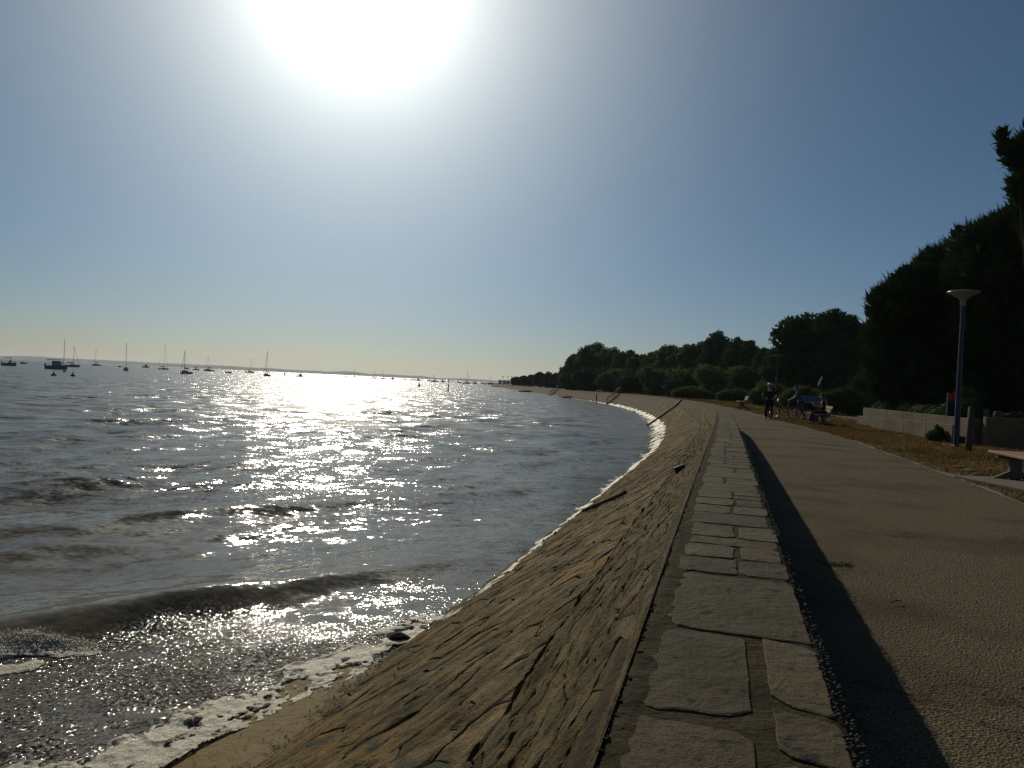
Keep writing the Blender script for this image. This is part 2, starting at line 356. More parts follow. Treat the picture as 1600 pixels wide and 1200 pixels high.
# water
def water_mat():
    m, n, l, b = new_mat('water')
    b.inputs['Base Color'].default_value = (.15, .13, .085, 1)
    b.inputs['Roughness'].default_value = .045; b.inputs['IOR'].default_value = 1.33; b.inputs['Specular IOR Level'].default_value = .5
    g = n.new('ShaderNodeNewGeometry'); src = g.outputs['Position']
    mp = n.new('ShaderNodeMapping'); mp.vector_type = 'TEXTURE'; mp.inputs['Rotation'].default_value = (0, 0, R(20)); mp.inputs['Scale'].default_value = (1.7, 1, 1)
    l.new(src, mp.inputs['Vector'])
    far = n.new('ShaderNodeAttribute'); far.attribute_name = 'far'
    chop = n.new('ShaderNodeAttribute'); chop.attribute_name = 'chop'
    def nz(sc_, det, vec, rgh=.55):
        t = n.new('ShaderNodeTexNoise'); t.inputs['Scale'].default_value = sc_; t.inputs['Detail'].default_value = det; t.inputs['Roughness'].default_value = rgh
        l.new(vec, t.inputs['Vector']); return t
    def tilt(sc_, det, vec, k, prev, mask=None, rgh=.55):
        """tilts the normal by an unfiltered ripple field, so far ripples still glitter"""
        t = nz(sc_, det, vec, rgh); s = n.new('ShaderNodeVectorMath'); s.operation = 'SUBTRACT'; l.new(t.outputs['Color'], s.inputs[0]); s.inputs[1].default_value = (.5, .5, .5)
        m_ = n.new('ShaderNodeVectorMath'); m_.operation = 'MULTIPLY'; l.new(s.outputs[0], m_.inputs[0]); m_.inputs[1].default_value = (k, k*1.15, 0)
        o_ = m_.outputs[0]
        if mask is not None:
            q_ = n.new('ShaderNodeVectorMath'); q_.operation = 'SCALE'; l.new(o_, q_.inputs[0]); l.new(mask, q_.inputs['Scale']); o_ = q_.outputs[0]
        ad_ = n.new('ShaderNodeVectorMath'); ad_.operation = 'ADD'; l.new(prev, ad_.inputs[0]); l.new(o_, ad_.inputs[1]); return ad_.outputs[0]
    p = g.outputs['Normal']
    cr = n.new('ShaderNodeValToRGB'); e = cr.color_ramp.elements; e[0].position = 0; e[0].color = (.42, .42, .42, 1); e[1].position = 1; e[1].color = (1.2, 1.2, 1.2, 1); q3 = cr.color_ramp.elements.new(.22); q3.color = (1.1, 1.1, 1.1, 1); l.new(far.outputs['Fac'], cr.inputs[0])
    # gusts: rougher and calmer patches
    gn = nz(.12, 3, mp.outputs[0]); gm = n.new('ShaderNodeMapRange'); gm.inputs[1].default_value = .35; gm.inputs[2].default_value = .65; gm.inputs[3].default_value = .55; gm.inputs[4].default_value = 1.15; l.new(gn.outputs['Fac'], gm.inputs[0])
    gq = n.new('ShaderNodeMath'); gq.operation = 'MULTIPLY'; l.new(gm.outputs[0], gq.inputs[0]); l.new(cr.outputs[0], gq.inputs[1]); gm = gq
    p = tilt(1.3, 3, mp.outputs[0], 1.25, p, far.outputs['Fac'])
    p = tilt(5.0, 3, mp.outputs[0], .72, p, gm.outputs[0])
    p = tilt(20, 3, mp.outputs[0], .62, p, gm.outputs[0])
    pt = nz(1.6, 3, src); mr = n.new('ShaderNodeMapRange'); mr.inputs[1].default_value = .34; mr.inputs[2].default_value = .54; mr.inputs[3].default_value = .22; l.new(pt.outputs['Fac'], mr.inputs[0])
    mu = n.new('ShaderNodeMath'); mu.operation = 'MULTIPLY'; l.new(mr.outputs[0], mu.inputs[0]); l.new(chop.outputs['Fac'], mu.inputs[1])
    p = tilt(42, 3, src, 7.0, p, mu.outputs[0], .6)
    nn_ = n.new('ShaderNodeVectorMath'); nn_.operation = 'NORMALIZE'; l.new(p, nn_.inputs[0]); p = nn_.outputs[0]
    rm = n.new('ShaderNodeMapRange'); rm.inputs[3].default_value = .06; rm.inputs[4].default_value = .22; l.new(far.outputs['Fac'], rm.inputs[0]); l.new(rm.outputs[0], b.inputs['Roughness'])
    tr = n.new('ShaderNodeBsdfTranslucent'); tr.inputs['Color'].default_value = (.85, .66, .32, 1); ms = n.new('ShaderNodeMixShader'); ms.inputs[0].default_value = .19
    l.new(b.outputs[0], ms.inputs[1]); l.new(tr.outputs[0], ms.inputs[2]); l.new(ms.outputs[0], n['Material Output'].inputs['Surface'])
    l.new(p, b.inputs['Normal'])
    return m
M['water'] = water_mat()
# ---------------------------------------------------------------- plan of the sea wall (left top edge of the wall = offset 0, + is seaward)
_cp = [(-2.412, -8), (-.18, 0), (.93, 4), (2.05, 8), (3.17, 12), (4.82, 18), (6.6, 25), (9.0, 37.5), (10.9, 50), (12.6, 66), (13.5, 85), (12.8, 106),
       (10.4, 133), (8.0, 160), (4.9, 204), (-1.6, 285), (-9, 390)]
def _cr(P, k=12):
    P = [np.array(p, float) for p in P]; out = []
    for i in range(len(P)-1):
        p0 = P[max(i-1, 0)]; p1 = P[i]; p2 = P[i+1]; p3 = P[min(i+2, len(P)-1)]
        for j in range(k):
            t = j/k
            out.append(.5*((2*p1)+(-p0+p2)*t+(2*p0-5*p1+4*p2-p3)*t*t+(-p0+3*p1-3*p2+p3)*t**3))
    out.append(P[-1]); return np.array(out)
CP = _cr(_cp); _ds = np.r_[0, np.cumsum(np.hypot(*np.diff(CP, axis=0).T))]
_s0 = np.interp(0, CP[:, 1], _ds); CS = _ds-_s0
_tx = np.gradient(CP[:, 0], CS); _ty = np.gradient(CP[:, 1], CS); _l = np.hypot(_tx, _ty); _tx /= _l; _ty /= _l
S_MIN, S_MAX = CS[0], CS[-1]
def XY(s, p):
    s = np.asarray(s, float); p = np.asarray(p, float)
    x = np.interp(s, CS, CP[:, 0]); y = np.interp(s, CS, CP[:, 1]); tx = np.interp(s, CS, _tx); ty = np.interp(s, CS, _ty)
    return x-ty*p, y+tx*p
def SP(x, y):
    """nearest curve arc length and offset of points (numpy)"""
    x = np.asarray(x, float); y = np.asarray(y, float)
    s = np.interp(y, CP[:, 1], CS)
    for _ in range(12):
        cx = np.interp(s, CS, CP[:, 0]); cy = np.interp(s, CS, CP[:, 1]); tx = np.interp(s, CS, _tx); ty = np.interp(s, CS, _ty)
        s = np.clip(s+.7*((x-cx)*tx+(y-cy)*ty), S_MIN, S_MAX)
    cx = np.interp(s, CS, CP[:, 0]); cy = np.interp(s, CS, CP[:, 1]); tx = np.interp(s, CS, _tx); ty = np.interp(s, CS, _ty)
    return s, -(x-cx)*ty+(y-cy)*tx
def heading(s):
    return math.atan2(float(np.interp(s, CS, _ty)), float(np.interp(s, CS, _tx)))
def g_s(s): return .30*sstep(38, 80, s)                      # ground level along the promenade
def ztop(s): return .60-.22*sstep(70, 150, s)                # top of the sea wall
WT = .44                                                     # wall thickness
ZW = -.85                                                    # still water
P_BAND = .40
def zslope(s, p):
    t = ztop(s); p = np.asarray(p, float)
    zb = t-.38-.0*p
    return np.where(p < P_BAND, t-.95*np.clip(p, 0, None), zb-.6375*(p-P_BAND))
def zsand(s, p):
    return -.775-.13*(p-1.9)-.22*sstep(4.6, 6.2, s)-.5*sstep(6.2, 11.5, s)-.4*sstep(4.5, 9, p)+.012*fbm(s*1.3, p*1.3)
def gz(x, y):
    s, p = SP(x, y); return float(g_s(s))

# ---------------------------------------------------------------- ground
sv = np.r_[np.arange(S_MIN, 60, .5), np.arange(60, S_MAX, 3.0)]
pv = -np.r_[.44, 1, 2, 3, 3.8, 4.5, 6, 8, 10, 13, 17, 22, 30, 45, 70, 110, 200, 420, 900]
SS, PP = np.meshgrid(sv, pv, indexing='ij'); X, Y = XY(SS, PP)
Z = g_s(SS)+.05*fbm(X*.3, Y*.3)*sstep(3.9, 6, -PP)-.012
o = link('ground', mesh_np('ground', np.stack([X, Y, Z], -1), grid_faces(*SS.shape), True, M['ground'])); tag(o, kind='structure')
# path: from the wall foot to the crumbling edge of the verge
sv = np.r_[np.arange(S_MIN, 45, .12), np.arange(45, S_MAX, 2.0)]
pe = 3.80+.05*fbm(sv*1.1, sv*0)+.03*fbm(sv*6, sv*0+4)+.35*sstep(42, 60, sv)
cols = np.linspace(0, 1, 9)
SS = np.repeat(sv[:, None], 9, 1); PP = -(.40+(pe[:, None]-.40)*cols[None, :])
X, Y = XY(SS, PP); Z = g_s(SS)+.0-.006*(cols[None, :] > .99)
def cracks_path():
    m = M['path']; n = m.node_tree.nodes; l = m.node_tree.links; b = n['Principled BSDF']
    lk = b.inputs['Base Color'].links[0].from_socket
    g = n.new('ShaderNodeNewGeometry'); t = n.new('ShaderNodeTexVoronoi'); t.feature = 'DISTANCE_TO_EDGE'; t.inputs['Scale'].default_value = .23
    wn_ = n.new('ShaderNodeTexNoise'); wn_.inputs['Scale'].default_value = 2.2; wn_.inputs['Detail'].default_value = 5
    l.new(g.outputs['Position'], wn_.inputs['Vector'])
    mx0 = n.new('ShaderNodeMix'); mx0.data_type = 'RGBA'; mx0.blend_type = 'LINEAR_LIGHT'; mx0.inputs[0].default_value = .5
    mp = n.new('ShaderNodeMapping'); mp.vector_type = 'TEXTURE'; mp.inputs['Rotation'].default_value = (0, 0, R(-12)); mp.inputs['Scale'].default_value = (2.5, 1, 1)
    l.new(g.outputs['Position'], mp.inputs['Vector'])
    l.new(mp.outputs[0], mx0.inputs[6]); l.new(wn_.outputs['Color'], mx0.inputs[7]); l.new(mx0.outputs[2], t.inputs['Vector'])
    r = n.new('ShaderNodeMapRange'); r.inputs[1].default_value = .0; r.inputs[2].default_value = .006; r.inputs[3].default_value = .8; r.inputs[4].default_value = 0
    l.new(t.outputs['Distance'], r.inputs[0])
    mx = n.new('ShaderNodeMix'); mx.data_type = 'RGBA'; l.new(r.outputs[0], mx.inputs[0]); l.new(lk, mx.inputs[6]); mx.inputs[7].default_value = (.04, .035, .03, 1)
    l.new(mx.outputs[2], b.inputs['Base Color'])
cracks_path()
o = link('path', mesh_np('path', np.stack([X, Y, Z], -1), grid_faces(*SS.shape), True, M['path'])); tag(o, kind='structure')
n = 5200; gs = rng.uniform(1.0, 6.0, n)**2*.5+.6; gp = -np.where(rng.uniform(0, 1, n) < .45, .46+np.abs(rng.normal(0, .10, n)), rng.uniform(.5, 3.8, n)); gx_, gy_ = XY(gs, gp); gr = rng.uniform(.0015, .0045, n)
_oc = np.array([(1, 0, 0), (-1, 0, 0), (0, 1, 0), (0, -1, 0), (0, 0, 1), (0, 0, -1)], float); _of = np.array([(0, 2, 4), (2, 1, 4), (1, 3, 4), (3, 0, 4), (2, 0, 5), (1, 2, 5), (3, 1, 5), (0, 3, 5)])
_V = (_oc[None]*gr[:, None, None]*np.array([1.3, 1, .8])+rng.normal(0, .0004, (n, 6, 3))+np.stack([gx_, gy_, gr*.5], -1)[:, None]).reshape(-1, 3); _F = (_of[None]+6*np.arange(n)[:, None, None]).reshape(-1, 3)
o = link('path_grit', mesh_np('path_grit', _V, _F, True, M['pebble'])); tag(o, kind='stuff')
# crumbled sandy edge strip between path and verge
wd = np.clip(.05+.16*fbm(sv*.9, sv*0+9, 3)+.06*fbm(sv*9, sv*0), .0, 1)
SS = np.repeat(sv[:, None], 3, 1); PP = -np.stack([pe-.03, pe+wd*.5, pe+wd], 1); X, Y = XY(SS, PP)
Z = g_s(SS)+np.array([.004, .012, -.02])[None, :]+.004*fbm(X*8, Y*8)
o = link('path_edge', mesh_np('path_edge', np.stack([X, Y, Z], -1), grid_faces(*SS.shape), True, M['edge_sand'])); tag(o, kind='structure')

# sand beach and sea bed under the water
sv = np.r_[np.arange(S_MIN, 16, .08), np.arange(16, 60, .8), np.arange(60, S_MAX, 5.0)]
pv = np.r_[np.arange(1.2, 4.5, .08), np.arange(4.6, 12, .6), 20, 40]
SS, PP = np.meshgrid(sv, pv, indexing='ij'); X, Y = XY(SS, PP); Z = zsand(SS, PP)+.006*fbm(SS*6, PP*6)
o = link('sand_beach', mesh_np('sand', np.stack([X, Y, Z], -1), grid_faces(*SS.shape)[:, ::-1], True, M['sand'])); tag(o, kind='structure')
o = link('seabed', mesh_np('seabed', [(-12000, -200, -1.75), (12000, -200, -1.75), (12000, 12000, -1.75), (-12000, 12000, -1.75)], [(0, 1, 2, 3)], False, M['sand'])); tag(o, kind='structure')

# ---------------------------------------------------------------- sea surface
NA, NR = 640, 1050
ang = np.linspace(R(-62), R(48), NA); rad = np.r_[np.geomspace(1.2, 900, NR-30), np.geomspace(930, 9000, 30)]
RR, AA = np.meshgrid(rad, ang, indexing='ij'); WX = RR*np.sin(AA); WY = RR*np.cos(AA)
cell = RR*.0068+.004
D0 = np.array([.70, -.71])
H = np.zeros_like(WX); DX = np.zeros_like(WX); DY = np.zeros_like(WX)
ws, wp = SP(WX.ravel(), WY.ravel()); ws = ws.reshape(WX.shape); wp = wp.reshape(WX.shape)
slopefar = np.zeros_like(WX)
r2 = np.random.default_rng(11)
lams = np.geomspace(.22, 4.2, 64)
gust = .75+.5*vnoise(WX*.08+3, WY*.05)
calm = sstep(1.6, 7.0, wp)                                   # chop grows away from the shore
for lam in lams:
    th = math.atan2(D0[1], D0[0])+r2.normal(0, .55)
    k = 2*math.pi/lam; kx, ky = k*math.cos(th), k*math.sin(th)
    amp = .0040*lam**1.0*r2.uniform(.6, 1.3)
    if lam < .6: amp *= .8
    w = np.clip((lam/(cell*2.6)-1)/1.5, 0, 1)
    ph = kx*WX+ky*WY+r2.uniform(0, 6.28)+.8*vnoise(.8*WX*.35/lam+.6*WY*.35/lam+lam*7, .8*WY*.35/lam-.6*WX*.35/lam)
    H += w*amp*np.sin(ph)*gust*(.35+.65*calm)
# shoaling swell: sharp crests 3.8 m apart, steep on the shoreward side
q = .70*WX-.71*WY
warp = .42*fbm(WX*.16+5, WY*.16, 2)+.10*fbm(WX*.7, WY*.7, 2)
ph = (q+6.58+warp*sstep(9.0, 18, RR)+.12*fbm(WX*.5, WY*.5, 2))/3.75
fr = ph-np.floor(ph)                                        # 0 at crest
fr = np.where(fr > .5, fr-1, fr)                             # negative: seaward side, positive: shoreward face
shp = np.exp(-np.abs(fr/np.where(fr > 0, .085, .20))**1.6)
along = .62+.38*vnoise(WX*.22+1.3, WY*.22+7)
swell = (.25*sstep(1.5, 4.5, wp)*(1-.45*sstep(6, 30, wp)))*along*(1-.72*sstep(8, 19, RR))*(1-.6*sstep(22, 60, RR))
sw = np.clip((3.75/(cell*6)-1), 0, 1)
H += swell*shp*sw-swell*.25*sw
# small breaking lip on the left
far = np.clip((cell-.04)/.25, 0, 1)
near_chop = sstep(-6.40, -5.95, q+.12*fbm(WX*.8, WY*.8, 2))*(1-sstep(7.5, 11, RR))+.55*(1-sstep(2.3, 3.2, wp))*(1-sstep(12, 26, RR))
# roughened water just behind each crest shoreward
near_chop = np.clip(near_chop*(.55+.6*vnoise(WX*.6, WY*.6+3)), 0, 1)
near_chop = np.clip(near_chop, 0, 1); H += near_chop*.014*fbm(WX*6, WY*6, 4)
H *= sstep(-.1, 1.0, wp-1.2)*.9+.1
WZ = ZW+H
water = link('sea_water', mesh_np('sea_water', np.stack([WX, WY, WZ], -1), grid_faces(NR, NA)[:, ::-1], True, M['water'],
             {'far': far, 'chop': near_chop})); tag(water, kind='structure')
def waterz(x, y):
    r_ = np.hypot(x, y); a_ = np.arctan2(x, y); i = np.clip(np.round(np.interp(r_, rad, np.arange(NR))).astype(int), 0, NR-1); j = np.clip(np.round(np.interp(a_, ang, np.arange(NA))).astype(int), 0, NA-1)
    return WZ[i, j]

# ---------------------------------------------------------------- far shore
hp = [(-700, 524), (-400, 537), (-200, 547), (-60, 553), (0, 556), (50, 556.5), (100, 559.5), (150, 562), (200, 564.5), (240, 566.5), (280, 568.3), (330, 570.5), (352, 571.3), (400, 574.6),
      (418, 574.8), (450, 577.4), (480, 579), (500, 579.6), (510, 580.8), (540, 580), (556, 581.2), (578, 584.4), (600, 584.6), (640, 587.0), (658, 587.2),
      (680, 590.6), (720, 591.3), (745, 592.4), (770, 594.2), (800, 595.6), (840, 597.5), (900, 601)]
DH = 6800.0
px = np.linspace(-700, 900, 700); py = np.interp(px, [a for a, b in hp], [b for a, b in hp])
pts = np.array([at(a, b, DH) for a, b in zip(px, py)])
top = pts[:, 2]+1.6*fbm(px*.09, px*0, 4)+.8*fbm(px*.5, px*0+3, 2)
rows = []
for f, dy, zf in ((0, -260, -.05), (1, -235, .10), (2, -150, .62), (3, 0, 1.0), (4, 400, .7), (5, 900, -.3)):
    sc_ = (DH+dy)/DH
    zz = np.where(zf < 0, ZW-3, ZW+(top-ZW)*zf+ (1.5*fbm(px*.2, px*0+f*5, 3) if 0 < zf < 1 else 0))
    rows.append(np.stack([pts[:, 0]*sc_, np.full_like(px, DH+dy), zz], -1))
o = link('hills', mesh_np('hills', np.stack(rows, 0), grid_faces(6, 700)[:, ::-1], True, M['hill'])); tag(o, kind='structure')

# ---------------------------------------------------------------- sea wall
wall = empty('sea_wall', tuple(XY(0, -.22))+(0,), 0, 'long low parapet wall capped with grey stone slabs between the path and the stone slope', 'wall')
def world_child(o, par):
    o.parent = par; o.matrix_parent_inverse = Matrix.Translation(par.location).inverted() if par.rotation_euler.z == 0 else (Matrix.Translation(par.location) @ Matrix.Rotation(par.rotation_euler.z, 4, 'Z')).inverted()
    return o
sv = np.r_[np.arange(S_MIN, 9, .03), np.arange(9, 30, .12), np.arange(30, 80, .5), np.arange(80, S_MAX, 3)]
prof = [(-.44, -.12, 0), (-.437, -.60, 0), (-.435, -.30, 0), (-.432, -.05, 1), (-.42, -.016, 1), (-.39, -.009, .6), (-.33, -.011, .35), (-.22, -.011, .3), (-.12, -.011, .35), (-.06, -.009, .6), (-.03, -.004, 1.2), (-.008, -.006, 1.0), (.010, -.010, .6), (.030, -.024, .5), (.05, -.045, .4), (.075, -.092, .2)]
prof = prof[1:]
SS = np.repeat(sv[:, None], len(prof), 1)
pp = np.array([a for a, b, c in prof]); zz = np.array([b for a, b, c in prof]); nn = np.array([c for a, b, c in prof])
idx = np.arange(len(prof))[None, :]*.37
PP = pp[None, :]+nn[None, :]*.012*fbm(SS*5, idx*3, 4)*sstep(.5, 3, np.abs(pp)[None, :]*0+3)
ZZ = ztop(SS)+zz[None, :]+nn[None, :]*.006*fbm(SS*9, idx*5+8, 3)
ZZ[:, 0] = g_s(sv)-.3
X, Y = XY(SS, PP)
core = link('mortar_bed', mesh_np('mortar_bed', np.stack([X, Y, ZZ], -1), grid_faces(*SS.shape), True, M['mortar'])); world_child(core, wall)

def poly_plate(pts2, base, h, ins=.006, rough=.002, seed=0, crown=.0, sub=2, to3=None):
    """irregular plate from a 2-D outline (list of (s, p)); to3(s,p,h) lifts it on its surface. Returns V, F"""
    P = np.array(pts2, float); c = P.mean(0)
    # resample the outline with wobble
    out = []
    n = len(P)
    for i in range(n):
        a, b = P[i], P[(i+1) % n]; m = max(1, int(round(np.linalg.norm(b-a)/(.035*sub*sub))))
        for j in range(m): out.append(a+(b-a)*j/m)
    P = np.array(out); n = len(P)
    r_ = np.random.default_rng(seed)
    size = np.linalg.norm(P-c, axis=1).mean()
    P = P+r_.normal(0, rough*1.5, P.shape)
    P = P+r_.normal(0, 1, P.shape)*np.where(P[:, 1:2] > -.11, .0065, .0012)
    rings = [(1.0, -.015), (1.0-.2*ins/size, h*.55), (1.0-ins*1.6/size, h), (.55, h+crown*.7)]
    V = []; F = []
    for k, (f, hh) in enumerate(rings):
        for i in range(n):
            q = c+(P[i]-c)*f
            V.append((q[0], q[1], hh+(r_.normal(0, rough) if k > 1 else 0)))
    V.append((c[0], c[1], h+crown))
    for k in range(len(rings)-1):
        for i in range(n):
            F.append((k*n+i, k*n+(i+1) % n, (k+1)*n+(i+1) % n)); F.append((k*n+i, (k+1)*n+(i+1) % n, (k+1)*n+i))
    k = len(rings)-1
    for i in range(n): F.append((k*n+i, k*n+(i+1) % n, len(V)-1))
    V = np.array(V)
    return to3(V[:, 0], V[:, 1], V[:, 2]), np.array(F), c
def cap3(s, t, h):
    x, y = XY(s, t); return np.stack([x, y, ztop(s)-.010+h], -1)
def emit(name, V, F, matl, par, smooth=False):
    c = V.mean(0); me = mesh_np(name, V-c, F, smooth, matl)
    o = link(name, me); o.location = c; return world_child(o, par)
rows = []          # (s0, s1, split or None)
explicit = [(-.2, .30, -.26), (.33, .93, -.25), (.965, 1.50, -.262), (1.55, 2.06, -.262), (2.085, 2.70, None), (2.73, 2.96, -.245), (2.985, 3.22, -.25), (3.245, 3.40, None),
            (3.42, 3.72, -.25), (3.74, 4.06, None), (4.08, 4.34, -.24), (4.36, 4.62, -.26)]
rr = random.Random(5); s = 4.64
rows = list(explicit)
while s < 95:
    L = rr.uniform(.16, .42)*(1 if s < 12 else 1.35 if s < 40 else 2.2)
    rows.append((s, s+L, rr.choice([None, -.2, -.25, -.28])))
    s += L+rr.uniform(.006, .016)
for k, (a, b, sp) in enumerate(rows):
    pass
caps = []
for k, (a, b, sp) in enumerate(rows):
    sk = rr.uniform(-.02, .03) if k > 4 else .015
    l0 = -.036-rr.uniform(0, .035); r0 = -.405-rr.uniform(-.01, .015)
    if a > 1.4 and a < 2.2 and sp: # staggered right column as in the photograph
        caps.append([(a, l0), (b, l0-.01), (b-.01, sp+.012), (a+.01, sp+.012)])
        continue
    if sp is None:
        caps.append([(a, l0), (b, l0-.02), (b-sk, r0), (a-sk, r0)])
    else:
        w = rr.uniform(.004, .014)
        caps.append([(a, l0), (b, l0-rr.uniform(-.01, .02)), (b-sk*.5, sp+w), (a-sk*.5, sp+w+rr.uniform(-.01, .01))])
        if a < .9 and a > .2: pass
        else:
            m_ = rr.uniform(0, 1)
            if m_ > .75 and b-a > .3 and k > 8:
                mid = a+(b-a)*rr.uniform(.4, .6)
                caps.append([(a-sk, sp-w), (mid-.01, sp-w), (mid-.03, r0), (a-sk, r0)]); caps.append([(mid+.012, sp-w), (b-sk, sp-w), (b-sk, r0), (mid-.01, r0)])
            elif a > .94 or a < -.1:
                if not (.9 < a < 1.5): caps.append([(a-sk, sp-w), (b-sk, sp-w), (b-sk, r0), (a-sk, r0)])
for a, b in ((.42, .88), (.905, 1.385), (1.415, 1.61), (1.64, 2.055)):
    caps.append([(a+.02, -.292), (b+.02, -.290), (b-.02, -.41), (a-.015, -.405)])
# the first slab has rounded worn corners
caps = [c for c in caps]
stuffV = []; stuffF = []; off = 0; cnt = 0
caps.sort(key=lambda c: c[0][0])
for k, c in enumerate(caps):
    c2 = []
    n = len(c)
    P = [np.array(q) for q in c]; cen = sum(P)/n
    for i, q in enumerate(P):
        pr = P[i-1]; nx = P[(i+1) % n]; cut = min(.05, .16*np.linalg.norm(nx-pr))*random.Random(k*7+i).uniform(.05, .8)
        c2.append(q+(pr-q)/np.linalg.norm(pr-q)*cut); c2.append(q+(nx-q)/np.linalg.norm(nx-q)*cut)
    V, F, cc = poly_plate(c2, 0, random.Random(k).uniform(.0025, .005), .003, .0004, k, .0004, 1 if cc_ else 2, cap3) if (cc_ := c[0][0] < 4) or True else None
    if cc[0] > -.6 and cnt < 290 and cc[0] < 62:
        emit('cap_slab', V, F, M['cap_slab'], wall); cnt += 1
    else:
        stuffV.append(V); stuffF.append(F+off); off += len(V)
if stuffV:
    o = link('cap_slab_far', mesh_np('cap_slab_far', np.concatenate(stuffV), np.concatenate(stuffF), False, M['cap_slab'])); world_child(o, wall); tag(o, kind='stuff')
    o.name = 'cap_slab_run'
# pebbles of the crumbling concrete along the landward edge
oc = np.array([(1, 0, 0), (-1, 0, 0), (0, 1, 0), (0, -1, 0), (0, 0, 1), (0, 0, -1)], float)
of = np.array([(0, 2, 4), (2, 1, 4), (1, 3, 4), (3, 0, 4), (2, 0, 5), (1, 2, 5), (3, 1, 5), (0, 3, 5)])
def scatter_solids(C, rx, ry, rz, rot):
    n = len(C); c, s_ = np.cos(rot), np.sin(rot)
    V = np.repeat(oc[None], n, 0)*np.stack([rx, ry, rz], -1)[:, None, :]
    V = V+rng.normal(0, .12, V.shape)*rx[:, None, None]
    x = V[..., 0]*c[:, None]-V[..., 1]*s_[:, None]; y = V[..., 0]*s_[:, None]+V[..., 1]*c[:, None]
    V = np.stack([x, y, V[..., 2]], -1)+C[:, None, :]
    F = (of[None]+6*np.arange(n)[:, None, None]).reshape(-1, 3)
    return V.reshape(-1, 3), F
n = 7000
s_ = rng.uniform(.2**.5, 12**.5, n)**2*1.0; t_ = np.clip(rng.normal(0, 1, n), -2, 2)
u_ = rng.uniform(0, 1, n)
pz_t = np.where(u_ < .5, -.405-.034*u_*2, -.438+rng.normal(0, .003, n)); pz_z = np.where(u_ < .5, -.004-.010*(u_*2)**2, -.015-.10*(u_-.5)*2)
edge_w = .32+.7*fbm(s_*3, s_*0, 2)
keep = rng.uniform(0, 1, n) < edge_w*1.2
s_, pz_t, pz_z = s_[keep], pz_t[keep], pz_z[keep]; n = len(s_)
x, y = XY(s_, pz_t); r_ = rng.uniform(.002, .0055, n)
V, F = scatter_solids(np.stack([x, y, ztop(s_)+pz_z], -1), r_*1.2, r_, r_*.8, rng.uniform(0, 6.3, n))
o = link('pebble_edge', mesh_np('pebble_edge', V, F, True, M['pebble'])); world_child(o, wall); tag(o, kind='stuff')

n = 2200; s_ = rng.uniform(.9**.5, 9**.5, n)**2; t_ = rng.normal(.012, .014, n); keep = rng.uniform(-.4, .8, n) < fbm(s_*4, t_*20, 3)+.2; s_, t_ = s_[keep], t_[keep]; n = len(s_)
x, y = XY(s_, t_); r_ = rng.uniform(.0025, .008, n); V, F = scatter_solids(np.stack([x, y, ztop(s_)-.95*np.clip(t_, 0, 1)-.006], -1), r_*1.6, r_, r_*.7, rng.normal(WROT, .5, n))
o = link('rim_rubble', mesh_np('rim_rubble', V, F, True, M['mortar'])); world_child(o, wall); tag(o, kind='stuff')
# ---------------------------------------------------------------- stone slope
slope = empty('stone_slope', tuple(XY(0, 1.0))+(-.2,), 0, 'brown slope of rough pitched stones running down from the parapet wall to the water', 'embankment')
def nrm(p):
    k = np.where(np.asarray(p) < P_BAND, .95, .6375); l_ = np.sqrt(1+k*k); return k/l_, 1/l_
def slope3(s, p, h):
    k, c_ = nrm(p)
    p2 = p+h*k; x, y = XY(s, p2); z = zslope(s, p)+h*c_
    return np.stack([x, y, z], -1)
def relief(s, p):
    a = R(30); u = s*math.cos(a)-p*math.sin(a); v = s*math.sin(a)+p*math.cos(a)
    return .017*fbm(u*1.4, v*4.5, 3)*sstep(-.01, .14, p)
def crag(s, p):
    a = R(27); u = s*math.cos(a)-p*math.sin(a); v = s*math.sin(a)+p*math.cos(a); w = .25*fbm(u*2, v*5, 2)
    return (.011*(1-2*np.abs(fbm(u*2.6+w, v*9+w*2, 3)))+.007*(1-2*np.abs(fbm(u*7, v*24+w*3, 3))))*sstep(.0, .10, p)
sv = np.r_[np.arange(-1.5, 12, .035), np.arange(12, 34, .12), np.arange(34, 90, .6), np.arange(90, S_MAX, 3)]
pv = np.r_[np.arange(.0, .40, .02), np.arange(.40, 2.35, .03), 2.7, 3.4]
SS, PP = np.meshgrid(sv, pv, indexing='ij')
Hh = (relief(SS, PP)+crag(SS, PP)*.6-.012+.003*fbm(SS*9, PP*20, 3))*sstep(0.0, .08, PP)
V = slope3(SS.ravel(), PP.ravel(), Hh.ravel())
bed = link('slope_bed', mesh_np('slope_bed', V, grid_faces(*SS.shape)[:, ::-1], True, M['slope_bed'])); world_child(bed, slope)

